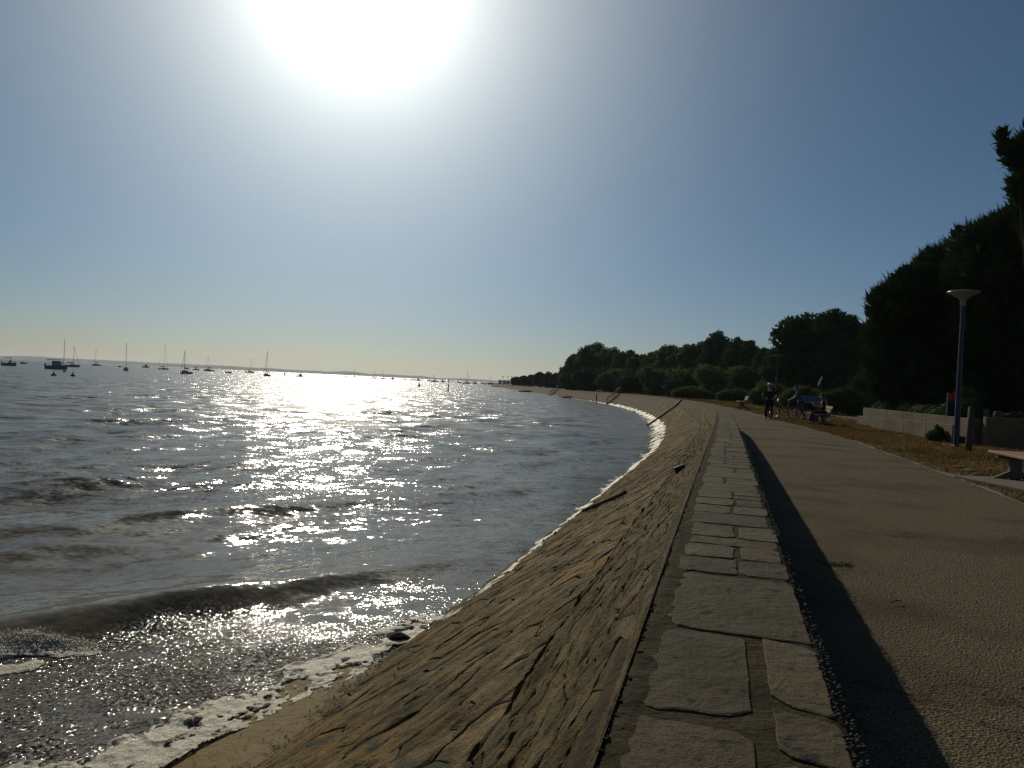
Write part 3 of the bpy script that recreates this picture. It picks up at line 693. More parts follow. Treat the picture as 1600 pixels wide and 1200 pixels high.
def clip_poly(poly, m, nrm_):
    out = []; n = len(poly)
    for i in range(n):
        a, b = poly[i], poly[(i+1) % n]; da = (a[0]-m[0])*nrm_[0]+(a[1]-m[1])*nrm_[1]; db = (b[0]-m[0])*nrm_[0]+(b[1]-m[1])*nrm_[1]
        if da <= 0: out.append(a)
        if (da < 0 < db) or (db < 0 < da):
            t = da/(da-db); out.append((a[0]+(b[0]-a[0])*t, a[1]+(b[1]-a[1])*t))
    return out
def cells(s0, s1, p0, p1, ls, lp, angle, seed, gap=.006):
    """irregular stones: Voronoi cells in a rotated and stretched frame, cut to the strip"""
    r_ = random.Random(seed); ca, sa = math.cos(angle), math.sin(angle)
    def fwd(s, p): return ((s*ca-p*sa)/ls, (s*sa+p*ca)/lp)
    def inv(u, v): u, v = u*ls, v*lp; return (u*ca+v*sa, -u*sa+v*ca)
    cs = [fwd(a, b) for a in (s0, s1) for b in (p0, p1)]
    u0, u1 = int(min(c[0] for c in cs))-1, int(max(c[0] for c in cs))+2; v0, v1 = int(min(c[1] for c in cs))-1, int(max(c[1] for c in cs))+2
    pts = {}
    for i in range(u0-2, u1+3):
        for j in range(v0-2, v1+3): pts[i, j] = (i+.5*(j % 2)+r_.uniform(-.42, .42), j+r_.uniform(-.36, .36))
    out = []
    for i in range(u0, u1+1):
        for j in range(v0, v1+1):
            c = pts[i, j]; q = inv(*c)
            if not (s0-.3 < q[0] < s1+.3 and p0-.3 < q[1] < p1+.3): continue
            poly = [(c[0]-2, c[1]-2), (c[0]+2, c[1]-2), (c[0]+2, c[1]+2), (c[0]-2, c[1]+2)]
            for a in range(-2, 3):
                for b in range(-2, 3):
                    if a or b:
                        d = pts[i+a, j+b]; poly = clip_poly(poly, ((c[0]+d[0])/2, (c[1]+d[1])/2), (d[0]-c[0], d[1]-c[1]))
            P = [inv(*w) for w in poly]
            for m_, nn_ in (((s0, 0), (-1, 0)), ((s1, 0), (1, 0)), ((0, p0), (0, -1)), ((0, p1), (0, 1))):
                if len(P) > 2: P = clip_poly(P, m_, nn_)
            if len(P) < 3: continue
            P = np.array(P); cc = P.mean(0)
            # drop tiny edges
            keep = [k for k in range(len(P)) if np.linalg.norm(P[k]-P[k-1]) > .02]
            if len(keep) < 3: continue
            P = P[keep]; cc = P.mean(0); L = np.linalg.norm(P-cc, axis=1)[:, None]
            if L.max() < .03: continue
            P = cc+(P-cc)*np.clip(1-gap/np.maximum(L, .02), .4, 1)
            out.append(P)
    return out
def rough_stone(P, h, seed, tilt, fine, ridged=True):
    c = P.mean(0); n0 = len(P); out = []
    for i in range(n0):
        a, b = P[i], P[(i+1) % n0]; m = max(1, int(round(np.linalg.norm(b-a)/fine)))
        for j in range(m): out.append(a+(b-a)*j/m)
    P = np.array(out); n = len(P); r_ = np.random.default_rng(seed)
    P = P+r_.normal(0, .045*fine, P.shape)
    rings = [(1.0, -.03), (.985, h*.3), (.90, h*.95), (.74, h), (.56, h*1.1), (.38, h*1.1), (.2, h)] if fine < .05 else [(1.0, -.03), (.97, h*.5), (.85, h*.95), (.5, h*1.1)] if fine < .1 else [(1.0, -.03), (.93, h*.8), (.6, h)]
    S_ = []; 
    for f, hh in rings:
        q = c+(P-c)*f; S_.append(np.column_stack([q, np.full(n, hh)]))
    S_.append(np.array([[c[0], c[1], h*1.1]])); A = np.concatenate(S_)
    top = np.arange(len(A)) >= n
    A[:, 2] += top*((A[:, 0]-c[0])*tilt[0]+(A[:, 1]-c[1])*tilt[1]+relief(A[:, 0], A[:, 1])+(crag(A[:, 0], A[:, 1]) if fine < .1 else 0))
    F = []
    for k in range(len(rings)-1):
        i = np.arange(n); j = (i+1) % n
        F.append(np.stack([k*n+i, k*n+j, (k+1)*n+j], 1)); F.append(np.stack([k*n+i, (k+1)*n+j, (k+1)*n+i], 1))
    k = len(rings)-1; i = np.arange(n); F.append(np.stack([k*n+i, k*n+(i+1) % n, np.full(n, len(A)-1)], 1))
    F = np.concatenate(F)[:, ::-1]
    A[:, 2] = np.where(top, A[:, 2]*(.15+.85*sstep(.02, .09, A[:, 1])), A[:, 2])
    return slope3(A[:, 0], A[:, 1], A[:, 2]), F
def lay(cl, name, limit, hh, matl, smax_fine, seed, far_name):
    cl.sort(key=lambda P: abs(P[:, 0].mean()-1.0) if P[:, 0].mean() < 1 else P[:, 0].mean()-1)
    sV = []; sF = []; off = 0; cnt = 0; r_ = random.Random(seed)
    for k, P in enumerate(cl):
        sm = P[:, 0].mean(); fine = .032 if sm < 3.4 else .07 if sm < 6.5 else .12 if sm < 9 else .3
        V, F = rough_stone(P, r_.uniform(*hh), seed+k, (r_.uniform(-.010, .010), r_.uniform(-.02, .02)), fine)
        if sm > -.6 and cnt < limit and V[:, 2].max() > ZW-.02: emit(name, V, F, matl, slope, False); cnt += 1
        else: sV.append(V); sF.append(F+off); off += len(V)
    if sV:
        o = link(far_name, mesh_np(far_name, np.concatenate(sV), np.concatenate(sF), False, matl)); world_child(o, slope); tag(o, kind='stuff')
cl = cells(-.8, 17, .42, 2.3, .38, .17, R(26), 3, .003)+cells(17.01, 62, .42, 2.4, .7, .32, R(24), 4)
lay(cl, 'slope_stone', 295, (.000, .010), M['slope_stone'], 9, 100, 'slope_stone_run')
cl = cells(-.8, 16, .004, .405, .34, .036, R(4), 5, .003)+cells(16.01, 60, .004, .405, .7, .09, R(4), 6, .005)
lay(cl, 'edge_stone', 295, (.000, .009), M['band_stone'], 9, 900, 'edge_stone_run')
# ---------------------------------------------------------------- foam along the shore
so = [-2, 2.5, 3.4, 4.0, 4.8, 5.2, 5.6, 6.0, 6.9, 8, 11, 17, 24, 34, 60, 110, 200, 300]; po = [2.75, 2.7, 2.50, 2.34, 2.04, 2.16, 2.02, 1.86, 1.80, 1.80, 1.88, 1.86, 1.72, 1.45, 1.68, 1.85, 1.95, 1.95]
si = [-2, 3.1, 3.5, 4.0, 4.6, 5.4, 5.8, 6.35, 8, 11, 17, 24, 34, 60, 110, 200, 300]; pi_ = [3.3, 3.2, 3.05, 2.85, 2.72, 2.55, 2.40, 2.10, 2.06, 2.12, 2.25, 2.3, 2.35, 2.3, 2.3, 2.3, 2.3]
def foam_surf(s, p):
    sl = zslope(s, p); sd = np.where(p > 1.2, zsand(s, p), -9); base = np.maximum(np.maximum(sl, sd), ZW+.01)
    return base
def foam(name, s0, s1, p0, p1, ds, dp, th, matl, lace, seed):
    sv = np.arange(s0, s1, ds); pv = np.arange(p0, p1, dp); SS, PP = np.meshgrid(sv, pv, indexing='ij')
    ws_ = .16*np.minimum(1, ds/.02*.5+.5)
    a = np.interp(SS, so, po)+ws_*fbm(SS*1.7+seed, PP*1.2, 3)+.05*np.abs(fbm(SS*6, PP*5+seed, 3))
    b = np.interp(SS, si, pi_)+.22*fbm(SS*1.3, PP*1.5+4+seed, 4)
    m = np.minimum(PP-a, b-PP)
    # lace: holes growing towards the sea side
    rel = np.clip((PP-a)/np.maximum(b-a, .05), 0, 1)
    holes = fbm(SS*4.2+9, PP*6.5+seed, 4)
    m = np.minimum(m, (.42-lace*rel**1.5-holes*.9+.55*fbm(SS*20, PP*26, 3))*.22)
    H = th*np.sqrt(np.clip(m/.035, 0, 1))
    H = H*(.55+.45*np.abs(fbm(SS*3.1, PP*4.3+seed, 3))*2)+.010*np.clip(m/.05, 0, 1)*fbm(SS*11, PP*14, 3)
    # folded ridges inside the sheet
    rd = np.abs(fbm(SS*1.6+3, PP*2.6, 3)); H += np.where(m > .03, .009*np.exp(-(rd/.035)**2), 0)
    Z = foam_surf(SS, PP)+H+.002
    X, Y = XY(SS, PP)
    F = grid_faces(*SS.shape)[:, ::-1]; ok = (m.ravel()[F] > 0).sum(1) >= 3; F = F[ok]
    used = np.unique(F); remap = np.full(SS.size, -1); remap[used] = np.arange(len(used))
    V = np.stack([X, Y, Z], -1).reshape(-1, 3)[used]
    o = link(name, mesh_np(name, V, remap[F], True, matl)); tag(o, kind='stuff'); return o
foam('shore_foam', 1.0, 7.4, 1.5, 3.6, .0095, .0095, .010, M['foam'], .75, 0)
foam('swash_foam', 7.4, 34, 1.15, 2.65, .035, .028, .020, M['foam'], 1.25, 5)
foam('distant_foam', 34, 120, 1.0, 2.75, .10, .05, .03, M['foam'], 1.1, 8)
foam('distant_foam', 120, 330, 1.0, 2.8, 1.2, .2, .06, M['foam'], .3, 9)

def foam_patch(name, line, width, h, cover, seed, ds=.011):
    """lumpy foam riding on the water along a polyline"""
    L = np.array([(v.x, v.y) for v in line]); x0, y0 = L.min(0)-width*1.5; x1, y1 = L.max(0)+width*1.5
    gx = np.arange(x0, x1, ds); gy = np.arange(y0, y1, ds); X, Y = np.meshgrid(gx, gy, indexing='ij'); D = np.full(X.shape, 9.0)
    for k in range(len(L)-1):
        a, b = L[k], L[k+1]; d = b-a; t = np.clip(((X-a[0])*d[0]+(Y-a[1])*d[1])/(d@d), 0, 1); D = np.minimum(D, np.hypot(X-a[0]-d[0]*t, Y-a[1]-d[1]*t))
    m = 1-D/width+.75*fbm(X*7+seed, Y*7, 4)-cover
    XW = X+.09*fbm(X*6, Y*6+3, 3); YW = Y+.09*fbm(X*6+7, Y*6, 3); XR = XW*.8-YW*.6; YR = XW*.6+YW*.8; lump = .35+.65*np.abs(fbm(XR*9+seed+.5*fbm(X*5, Y*5, 2), YR*11, 4)); fine = .3+.7*fbm(XR*19, YR*17+seed, 4)
    Z = waterz(X, Y)+h*np.clip(m, 0, 1)**.5*(.25+1.1*lump)+h*.25*fine*np.clip(m*4, 0, 1)+.004
    F = grid_faces(*X.shape)[:, ::-1]; ok = (m.ravel()[F] > 0).sum(1) >= 3; F = F[ok]; used = np.unique(F); remap = np.full(X.size, -1); remap[used] = np.arange(len(used))
    V = np.stack([X, Y, Z], -1).reshape(-1, 3)[used]; o = link(name, mesh_np(name, V, remap[F], True, M['foam'])); return tag(o, kind='stuff')
zc = ZW+.10
foam_patch('breaking_foam', [at_z(-60, 1010, zc), at_z(0, 995, zc), at_z(40, 992, zc), at_z(90, 990, zc), at_z(125, 992, zc)], .20, .022, .42, 3)
foam_patch('breaking_foam', [at_z(-60, 1050, ZW), at_z(0, 1042, ZW), at_z(45, 1035, ZW)], .14, .016, .36, 4)
def droplets(pts, n, spread, size, seed):
    r_ = np.random.default_rng(seed); C = np.array([tuple(v) for v in pts]); k = r_.integers(0, len(C)-1, n); t = r_.uniform(0, 1, (n, 1)); P = C[k]*(1-t)+C[k+1]*t+r_.normal(0, 1, (n, 3))*np.array([spread, spread*.5, .001])
    P[:, 2] = waterz(P[:, 0], P[:, 1])+np.abs(r_.normal(0, .018, n)); r = size*r_.uniform(.3, 1, n)**2; V, F = scatter_solids(P, r, r, r*.9, r_.uniform(0, 6, n)); o = link('foam_droplets', mesh_np('foam_droplets', V, F, True, M['foam_bead'])); return tag(o, kind='stuff')
droplets([at_z(-60, 1008, zc), at_z(0, 992, zc), at_z(40, 988, zc), at_z(90, 986, zc), at_z(140, 985, zc)], 9000, .07, .008, 5)
foam_patch('spray_foam', [at_z(600, 988, ZW), at_z(660, 975, ZW), at_z(720, 962, ZW)], .10, .02, .5, 8)
# bumps of foam-topped stones and seaweed on the sand
def seaweed():
    r_ = np.random.default_rng(6); n = 1500; V = []; F = []
    s = r_.uniform(2.6, 5.6, n); p = 1.98+r_.normal(0, .07, n)+.05*np.sin(s*3)
    p = np.where(r_.uniform(0, 1, n) > .9, p+r_.uniform(0, .35, n), p)
    s = np.r_[s, r_.uniform(4.2, 6, 120)]; p = np.r_[p, 2.0+r_.uniform(-.1, .1, 120)]; n = len(s)
    x, y = XY(s, p); z = foam_surf(s, p)+.006; a = r_.normal(R(50), .7, n); L = r_.uniform(.015, .06, n); w = r_.uniform(.0012, .003, n)
    for k in range(n):
        dx, dy = math.cos(a[k])*L[k], math.sin(a[k])*L[k]; nx, ny = -math.sin(a[k])*w[k], math.cos(a[k])*w[k]; o = len(V); b = r_.uniform(.002, .012)
        V += [(x[k]-nx, y[k]-ny, z[k]), (x[k]+nx, y[k]+ny, z[k]), (x[k]+dx*.5+nx, y[k]+dy*.5+ny, z[k]+b), (x[k]+dx*.5-nx, y[k]+dy*.5-ny, z[k]+b), (x[k]+dx-ny*.4, y[k]+dy, z[k]+.002), (x[k]+dx+nx*.3, y[k]+dy+ny*.3, z[k]+.002)]
        F += [(o, o+1, o+2, o+3), (o+3, o+2, o+5, o+4)]
    o = link('seaweed', mesh_np('seaweed', V, F, False, M['weed'])); tag(o, kind='stuff')
seaweed()
def rock(name, c, r, seed, label, matl=None):
    me = bpy.data.meshes.new(name); bm = bmesh.new(); bmesh.ops.create_icosphere(bm, subdivisions=3, radius=1)
    for v in bm.verts:
        q = v.co*1.7; k = 1+.28*float(fbm(q.x+seed, q.y+q.z*1.3, 3)); v.co = Vector((v.co.x*r[0]*k, v.co.y*r[1]*k, v.co.z*r[2]*k))
    bm.to_mesh(me); bm.free(); o = link(name, me, None, matl or M['rock']); o.location = c; return tag(o, label, 'rock')
rock('shore_rock', at_z(620, 998, -.84), (.10, .07, .045), 2, 'small dark wet rock in the foam on the sand, the larger of two')
rock('shore_rock', at_z(690, 990, -.84), (.08, .055, .035), 5, 'small dark wet rock wrapped in foam at the foot of the stone slope')
rock('boulder', at_z(889, 622, ZW)+Vector((0, 0, .05)), (1.1, .8, .32), 12, 'long low dark boulder at the waterline of the far slope')
rock('boulder', at_z(822, 612.5, ZW)+Vector((0, 0, .05)), (1.9, 1.2, .4), 15, 'low brown boulder at the waterline near the far headland')

# timber and drains on the slope
def slope_pt(s, p, h): return Vector(slope3(np.array([s]), np.array([float(p)]), np.array([float(h)]))[0])
b = MB()
def bar_on_slope(mb, a, c, w, h0, h1, n=6):
    P = [slope_pt(a[0]+(c[0]-a[0])*k/n, a[1]+(c[1]-a[1])*k/n, (h0+h1)/2) for k in range(n+1)]
    mb.tube(P, w/2, 6)
E1 = at_z(912, 818, EYE-1.95); E2 = at_z(979, 792, EYE-1.48)
(sa, sb), (pa, pb) = SP(np.array([E1.x, E2.x]), np.array([E1.y, E2.y]))
bar_on_slope(b, (float(sa), float(pa)), (float(sb), float(pb)), .05, .03, .05); o = b.build('timber_beam', M['wood_grey'])
tag(o, 'dark weathered timber beam lying obliquely on the stone slope near the foam', 'timber')
for px_, py_, z_, lab in ((1069, 738, EYE-.85, 'small dark weep pipe poking out of the steep band below the parapet'),):
    q = at_z(px_, py_, z_); s_, p_ = SP(np.array([q.x]), np.array([q.y])); b = MB()
    A = slope_pt(float(s_[0]), .20, .0); D = A+Vector((-.10, .02, -.05)); b.tube([A, D], .035, 10, cap=False); b.tube([D, A], .028, 10, cap=True)
    tag(b.build('weep_pipe', M['iron']), lab, 'pipe')
def drain(name, s, w, label, cover=2.25, ds=-2.0, mk=M['iron']):
    b = MB()
    for k, (p0, p1) in enumerate(((-.02, .40), (.40, cover))):
        P = [slope_pt(s+ds*(p0+(p1-p0)*j/4)/cover, p0+(p1-p0)*j/4, .05) for j in range(5)]; b.tube(P, w, 6)
    return tag(b.build(name, mk), label, 'drain pipe')
drain('drain_pipe', 49.0, .075, 'black drain pipe running down the stone slope from the wall top, the nearest one', ds=-5.0)
def stair_rail(name, s, label, ds=-4.0, n=2, parts=True):
    r = empty(name, tuple(slope_pt(s, 0, 0)), 0, label, 'handrail')
    for j in range(n):
        off = j*.9; b = MB(); P = []
        for k in range(5):
            p = .0+2.0*k/4; P.append(slope_pt(s+off+ds*p/2.3, p, 0)+Vector((0, 0, .75)))
        b.tube(P, .035, 6); world_child(b.build('rail', M['iron']), r)
        for k in (0, 2, 4):
            b = MB(); b.tube([P[k], P[k]-Vector((0, 0, .8))], .03, 6); world_child(b.build('rail_post', M['iron']), r)
    b = MB()
    for k in range(9):
        p = .05+2.1*k/8; c = slope_pt(s+.45+ds*p/2.3, p, .03); b.box(c, (1.0, .32, .10), Matrix.Rotation(heading(s), 3, 'Z'))
    world_child(b.build('step_flight', M['concrete']), r)
    return r
stair_rail('stair_rail', 96, 'pair of dark handrails beside steps down the slope, in the middle of the bay')
stair_rail('stair_rail', 150, 'small dark handrails on the slope farther round the bay')
for px_, py_, top in ((932, 624, 617), (870, 612, 606)):
    q = at_z(px_, py_, -.3); b = MB(); b.tube([(q.x, q.y, -1.0), (q.x, q.y, .35 if px_ == 932 else .6)], .06, 6)
    tag(b.build('mooring_post', M['wood_grey']), 'thin grey post standing on the far slope '+('below the handrails' if px_ == 932 else 'before the small dark trees'), 'post')

# ---------------------------------------------------------------- verge grass
def grass(name, n, yr, dens_seed, hgt, matl, region, seed):
    r_ = np.random.default_rng(seed)
    s = r_.uniform(yr[0], yr[1], n*3); p = -r_.uniform(region[0], region[1], n*3)
    x, y = XY(s, p); d = fbm(x*.8, y*.8, 3); keep = r_.uniform(-.45, .9, n*3) < d+.35+sstep(region[0], region[0]+.5, -p)*.4-.25
    s, p, x, y = [q[keep][:n] for q in (s, p, x, y)]; n = len(s)
    z = g_s(s)-.02; hh = hgt*r_.uniform(.4, 1.2, n)*(1+.5*fbm(x*1.1, y*1.1, 2)); a = r_.uniform(0, 6.28, n); w = r_.uniform(.004, .009, n)*(1+s/14); le = r_.normal(0, .45, (n, 2))*hh[:, None]
    wx, wy = np.cos(a)*w, np.sin(a)*w
    V = np.stack([np.stack([x-wx, y-wy, z], -1), np.stack([x+wx, y+wy, z], -1), np.stack([x+wx*.7+le[:, 0]*.4, y+wy*.7+le[:, 1]*.4, z+hh*.6], -1), np.stack([x+le[:, 0], y+le[:, 1], z+hh], -1)], 1).reshape(-1, 3)
    i = np.arange(n)*4; F = np.concatenate([np.stack([i, i+1, i+2], 1), np.stack([i, i+2, i+3], 1)])
    o = link(name, mesh_np(name, V, F, False, matl)); tag(o, kind='stuff'); return o
grass('dry_grass', 75000, (7, 42), 0, .075, M['grass'], (3.86, 10.5), 21)
grass('dry_grass', 9000, (42, 95), 0, .14, M['grass'], (4.3, 9), 22)
# concrete slab under the near bench and broken stones beside it
b = MB(); c = Vector((8.75, 11.7, .015)); b.box(c, (3.0, 1.6, .07), Matrix.Rotation(R(3), 3, 'Z'), .015)
o = b.build('bench_slab', M['concrete_pale']); tag(o, 'pale concrete slab set in the grass under the nearest bench', 'slab')
for k, (px_, py_, r_) in enumerate(((1500, 730, .16), (1518, 736, .20), (1533, 742, .14), (1548, 735, .12))):
    q = at_z(px_, py_, .0); o = rock('flat_stone', (q.x, q.y, .005), (r_, r_*.6, .03), 30+k, 'flat pale stone in the dry grass by the bench slab, '+('leftmost of four', 'largest of them', 'third from the left', 'rightmost, nearest the bench')[k], M['concrete_pale']); o['group'] = 'flat stones in the dry grass'
# twigs and bits on the path
def twig(px_, py_, L, a, label, mt, h=.0):
    q = at_z(px_, py_, .01); b = MB(); P = []
    for k in range(5):
        t = k/4; P.append(q+Vector((math.cos(a)*L*t, math.sin(a)*L*t, .006+.008*math.sin(t*3)+h*t)))
    b.tube(P, [.004, .0035, .003, .003, .0015], 5); b.tube([P[2], P[2]+Vector((.02, .05, .012))], [.003, .001], 5)
    return tag(b.build('twig', mt), label, 'twig')
twig(1392, 943, .09, .4, 'short dark curled twig lying on the sunlit path', M['bark'])
twig(1305, 885, .10, -.3, 'dark tuft of dead twig at the edge of the wall shadow', M['bark'])
b = MB(); q = at_z(1312, 884, .0)
for k in range(90):
    a = random.uniform(0, 6.28); r_ = random.uniform(.01, .12); p_ = q+Vector((random.uniform(-.12, .10), random.uniform(-.05, .05), .004)); b.tube([p_, p_+Vector((math.cos(a)*r_*.5, math.sin(a)*r_*.3, random.uniform(.002, .025)))], [.0018, .001], 4)
tag(b.build('dead_weed', M['bark']), 'scruffy brown dead weed on the path beside the wall shadow', 'weed')

# ---------------------------------------------------------------- garden walls
def seg_wall(name, A, B, h, th, n, label, skip=(), zb=0.0, htop=None, matl=None):
    A = Vector(A); B = Vector(B); r = empty(name, (A.x, A.y, 0), 0, label, 'wall'); d = (B-A); L = d.length; a = math.atan2(d.y, d.x); rot = Matrix.Rotation(a, 3, 'Z')
    gap = .02; w = L/n
    for k in range(n):
        hk = h+(htop-h)*(k+.5)/n if htop is not None else h
        c = A+d*((k+.5)/n); b = MB(); b.box(Vector((c.x, c.y, (hk-.3)/2+zb)), (w-gap, th, hk+.3), rot, .012)
        world_child(b.build('wall_panel', matl or M['concrete']), r)
    b = MB(); c = A+d*.5; b.box(Vector((c.x, c.y, (min(h, htop or h)-.36)/2)), (L-.03, th*.55, min(h, htop or h)+.2), rot); world_child(b.build('wall_core', M['iron']), r)
    return r
seg_wall('garden_wall', (18.2, 39.5, 0), (13.75, 22.6, 0), .78, .18, 6, 'long weathered concrete wall behind the grass verge, hedge rising behind it')
seg_wall('garden_wall', (13.78, 22.35, 0), (24.0, 21.3, 0), .86, .2, 2, 'concrete wall panels facing the path behind the blue lamp post', matl=M['concrete_lit'])
seg_wall('low_wall', (16.55, 36.5, 0), (13.45, 23.2, 0), .40, .16, 5, 'lower concrete wall in front of the long one, rising from the dry grass', htop=.58)

# ---------------------------------------------------------------- street lamps
def lamp(x, y, h, label, lean=0, zb=0, hm=None):
    hm = hm or M['lamp_white']
    r = empty('street_lamp', (x, y, zb), 0, label, 'street lamp', 'blue lamp posts along the promenade')
    b = MB(); b.lathe([(.115, -.1), (.115, .0), (.115, .02), (.085, .03), (.078, .06), (.072, 1.0), (.060, h*.55), (.046, h-.42)], seg=16); b.build('pole', M['blue_paint'], r)
    b = MB(); b.lathe([(.001, .0), (.16, 0), (.16, .025), (.10, .04)], seg=16); b.build('base_plate', M['iron'], r)
    b = MB(); b.lathe([(.05, h-.42), (.072, h-.41), (.078, h-.24), (.12, h-.19), (.11, h-.18), (.001, h-.19)], seg=20); b.build('lamp_neck', hm, r)
    b = MB(); b.lathe([(.08, h-.24), (.20, h-.155), (.33, h-.075), (.40, h-.045), (.41, h-.032), (.40, h-.02)], seg=28); b.build('lamp_bowl', hm, r)
    b = MB(); b.lathe([(.405, h-.03), (.40, h-.012), (.25, h+.015), (.001, h+.03)], seg=28); b.build('lamp_cap', hm, r)
    b = MB(); b.box((0, -.074, .7), (.07, .014, .22), None, .004); b.build('hatch', M['blue_paint'], r)
    return r
q = at_z(1494, 698, 0); lamp(q.x, q.y, 4.36, 'tall blue lamp post with a white saucer head beside the concrete wall, the nearest lamp')
q = at(1216, 556, 60); lamp(q.x, q.y, q.z-.12, 'second blue lamp post, faint against the dark oaks behind the cyclist', zb=.15, hm=M['lamp_grey'])
q = at(1028, 585, 118); lamp(q.x, q.y, q.z-.3, 'farthest lamp post, only its pale saucer head showing before the trees', zb=.3)
# weathered post beside the lamp
q = at_z(1513, 705, 0); b = MB(); b.tube([(q.x, q.y, -.2), (q.x+.02, q.y, .5), (q.x+.05, q.y+.02, 1.13)], [.085, .082, .076], 10); b.blob((q.x+.05, q.y+.02, 1.13), (.075, .075, .03), 10, 4)
tag(b.build('wooden_post', M['wood_grey']), 'leaning round weathered wooden post just right of the nearest lamp post', 'post')
# red topped sign behind the wall
q = at(1486, 630, 25.5); r = empty('red_sign', (q.x, q.y, 0), R(20), 'red topped notice post standing behind the wall next to the lamp post', 'sign')
b = MB(); b.box((-.17, 0, .75), (.03, .04, 1.6), None, .004); b.build('post', M['white_paint'], r)
b = MB(); b.box((0, 0, 1.42), (.36, .05, .20), None, .01); b.build('red_board', M['red_paint'], r)
b = MB(); b.box((.0, 0, .93), (.31, .14, .76), None, .02); b.build('cabinet', M['iron'], r)
# grey bollard and pale rail behind the right wall
q = at(1561, 642, 24.5); b = MB(); b.lathe([(.15, 0), (.15, .98), (.13, 1.02), (.001, 1.03)], (0, 0, 0), 16); o = b.build('bollard', M['concrete'], None, (q.x, q.y, 0)); tag(o, 'grey round bollard rising behind the right-hand concrete wall', 'bollard')
r = empty('pale_rail', (at(1590, 645, 26).x, 26, 0), R(-3), 'pale horizontal rail behind the right-hand concrete wall', 'rail')
b = MB(); b.box((.9, 0, .93), (3.4, .06, .07), None, .01); b.build('rail', M['white_paint'], r)
for dx in (-.7, 1.0, 2.5): b = MB(); b.box((dx, .05, .45), (.07, .06, .95)); b.build('post', M['white_paint'], r)
q = at(1541, 639, 25); b = MB(); b.box((0, 0, .52), (.16, .16, 1.12), None, .02); tag(b.build('white_post', M['concrete_pale'], None, (q.x, q.y, 0)), 'short pale square post behind the wall between wooden post and bollard', 'post')

# ---------------------------------------------------------------- benches (face the water, long side parallel to the path)
def bench(x, y, rz, label, L=2.0, zb=0, fine=True):
    r = empty('park_bench', (x, y, zb), rz, label, 'bench', 'concrete and wood benches facing the water')
    wd_ = M['bench_wood']
    # local: +x = along the bench, +y = towards the back (away from the water)
    for k, yy in enumerate((.03, .165, .30, .435)):
        b = MB(); b.box((0, yy, .452), (L, .122, .045), None, .008); b.build('slat', wd_, r)
    for k, (yy, zz) in enumerate(((.545, .62), (.59, .77))):
        b = MB(); b.box((0, yy, zz), (L, .035, .13), Matrix.Rotation(R(-16), 3, 'X'), .008); b.build('backrest_slat', wd_, r)
    for xx in (-L*.36, L*.36):
        b = MB()
        b.box((xx, .24, .40), (.11, .50, .07), None, .015)
        b.box((xx, .26, .22), (.11, .17, .34), None, .02)
        b.box((xx, .08, .075), (.11, .34, .09), Matrix.Rotation(R(28), 3, 'X'), .02)
        b.box((xx, .44, .075), (.11, .34, .09), Matrix.Rotation(R(-28), 3, 'X'), .02)
        b.box((xx, .56, .60), (.10, .07, .48), Matrix.Rotation(R(-16), 3, 'X'), .015)
        b.build('leg', M['concrete_pale'], r)
    return r
q = at_z(1547, 703, .475); bench(q.x+1.2*math.cos(R(-104)), q.y+1.2*math.sin(R(-104)), R(-104), 'concrete and wood bench at the right edge on its pale slab, nearest of all', 2.4)
q = at_z(1274, 664, 0); BQ = Vector((q.x, q.y, 0)); BH = R(-101)
bench(BQ.x+.30, BQ.y+1.0, BH, 'bench with the seated woman on it, beside the tilted blue information panel', 2.0)
q = at_z(1153, 637, .2); bench(q.x, q.y, R(-101), 'empty bench with pale backrest before the round bushes, past the cyclist', 2.0, .2)
q = at_z(1011, 617, .28); bench(q.x, q.y, R(-85), 'farthest bench, a pale speck under the trees of the bay', 2.0, .3)
# information panel (lectern)
q = at_z(1252, 655, 0); r = empty('info_panel', (q.x, q.y, 0), R(-8), 'tilted blue information panel on two pale legs beside the seated woman', 'sign')
b = MB(); b.box((.62, .12, 1.06), (1.24, .50, .035), Matrix.Rotation(R(38), 3, 'X'), .006); b.build('board', M['panel_blue'], r)
b = MB()
rt = Matrix.Rotation(R(38), 3, 'X')
for c_, d_ in (((0, -.25), (1.28, .03)), ((0, .25), (1.28, .03))):
    v = rt @ Vector((0, c_[1], 0)); b.box(Vector((.62, .12, 1.06))+v, (d_[0], d_[1], .05), rt)
for x_ in (0, 1.24): b.box((x_, .12, 1.06), (.03, .46, .05), rt)
b.build('frame', M['alu'], r)
for x_ in (.03, 1.21):
    b = MB(); b.box((x_, -.05, .47), (.06, .06, .98), None, .008); b.build('leg', M['white_paint'], r)
# white tilted finger on a post behind
q = at(1277, 612, 44); r = empty('white_marker', (q.x, q.y, .1), 0, 'white tilted blade on a thin post behind the information panel', 'sign')
p2_ = at(1279, 602, 44); p3_ = at(1285, 589, 44)
b = MB(); b.tube([(0, 0, 0), Vector(p2_)-Vector((q.x, q.y, .1))], .035, 8); b.build('post', M['wood_grey'], r)
a_ = Vector(p2_)-Vector((q.x, q.y, .1)); c_ = Vector(p3_)-Vector((q.x, q.y, .1))
b = MB(); dv = c_-a_; b.box((a_+c_)/2, (.07, .09, dv.length), dv.to_track_quat('Z', 'Y').to_matrix(), .01); b.build('blade', M['white_paint'], r)
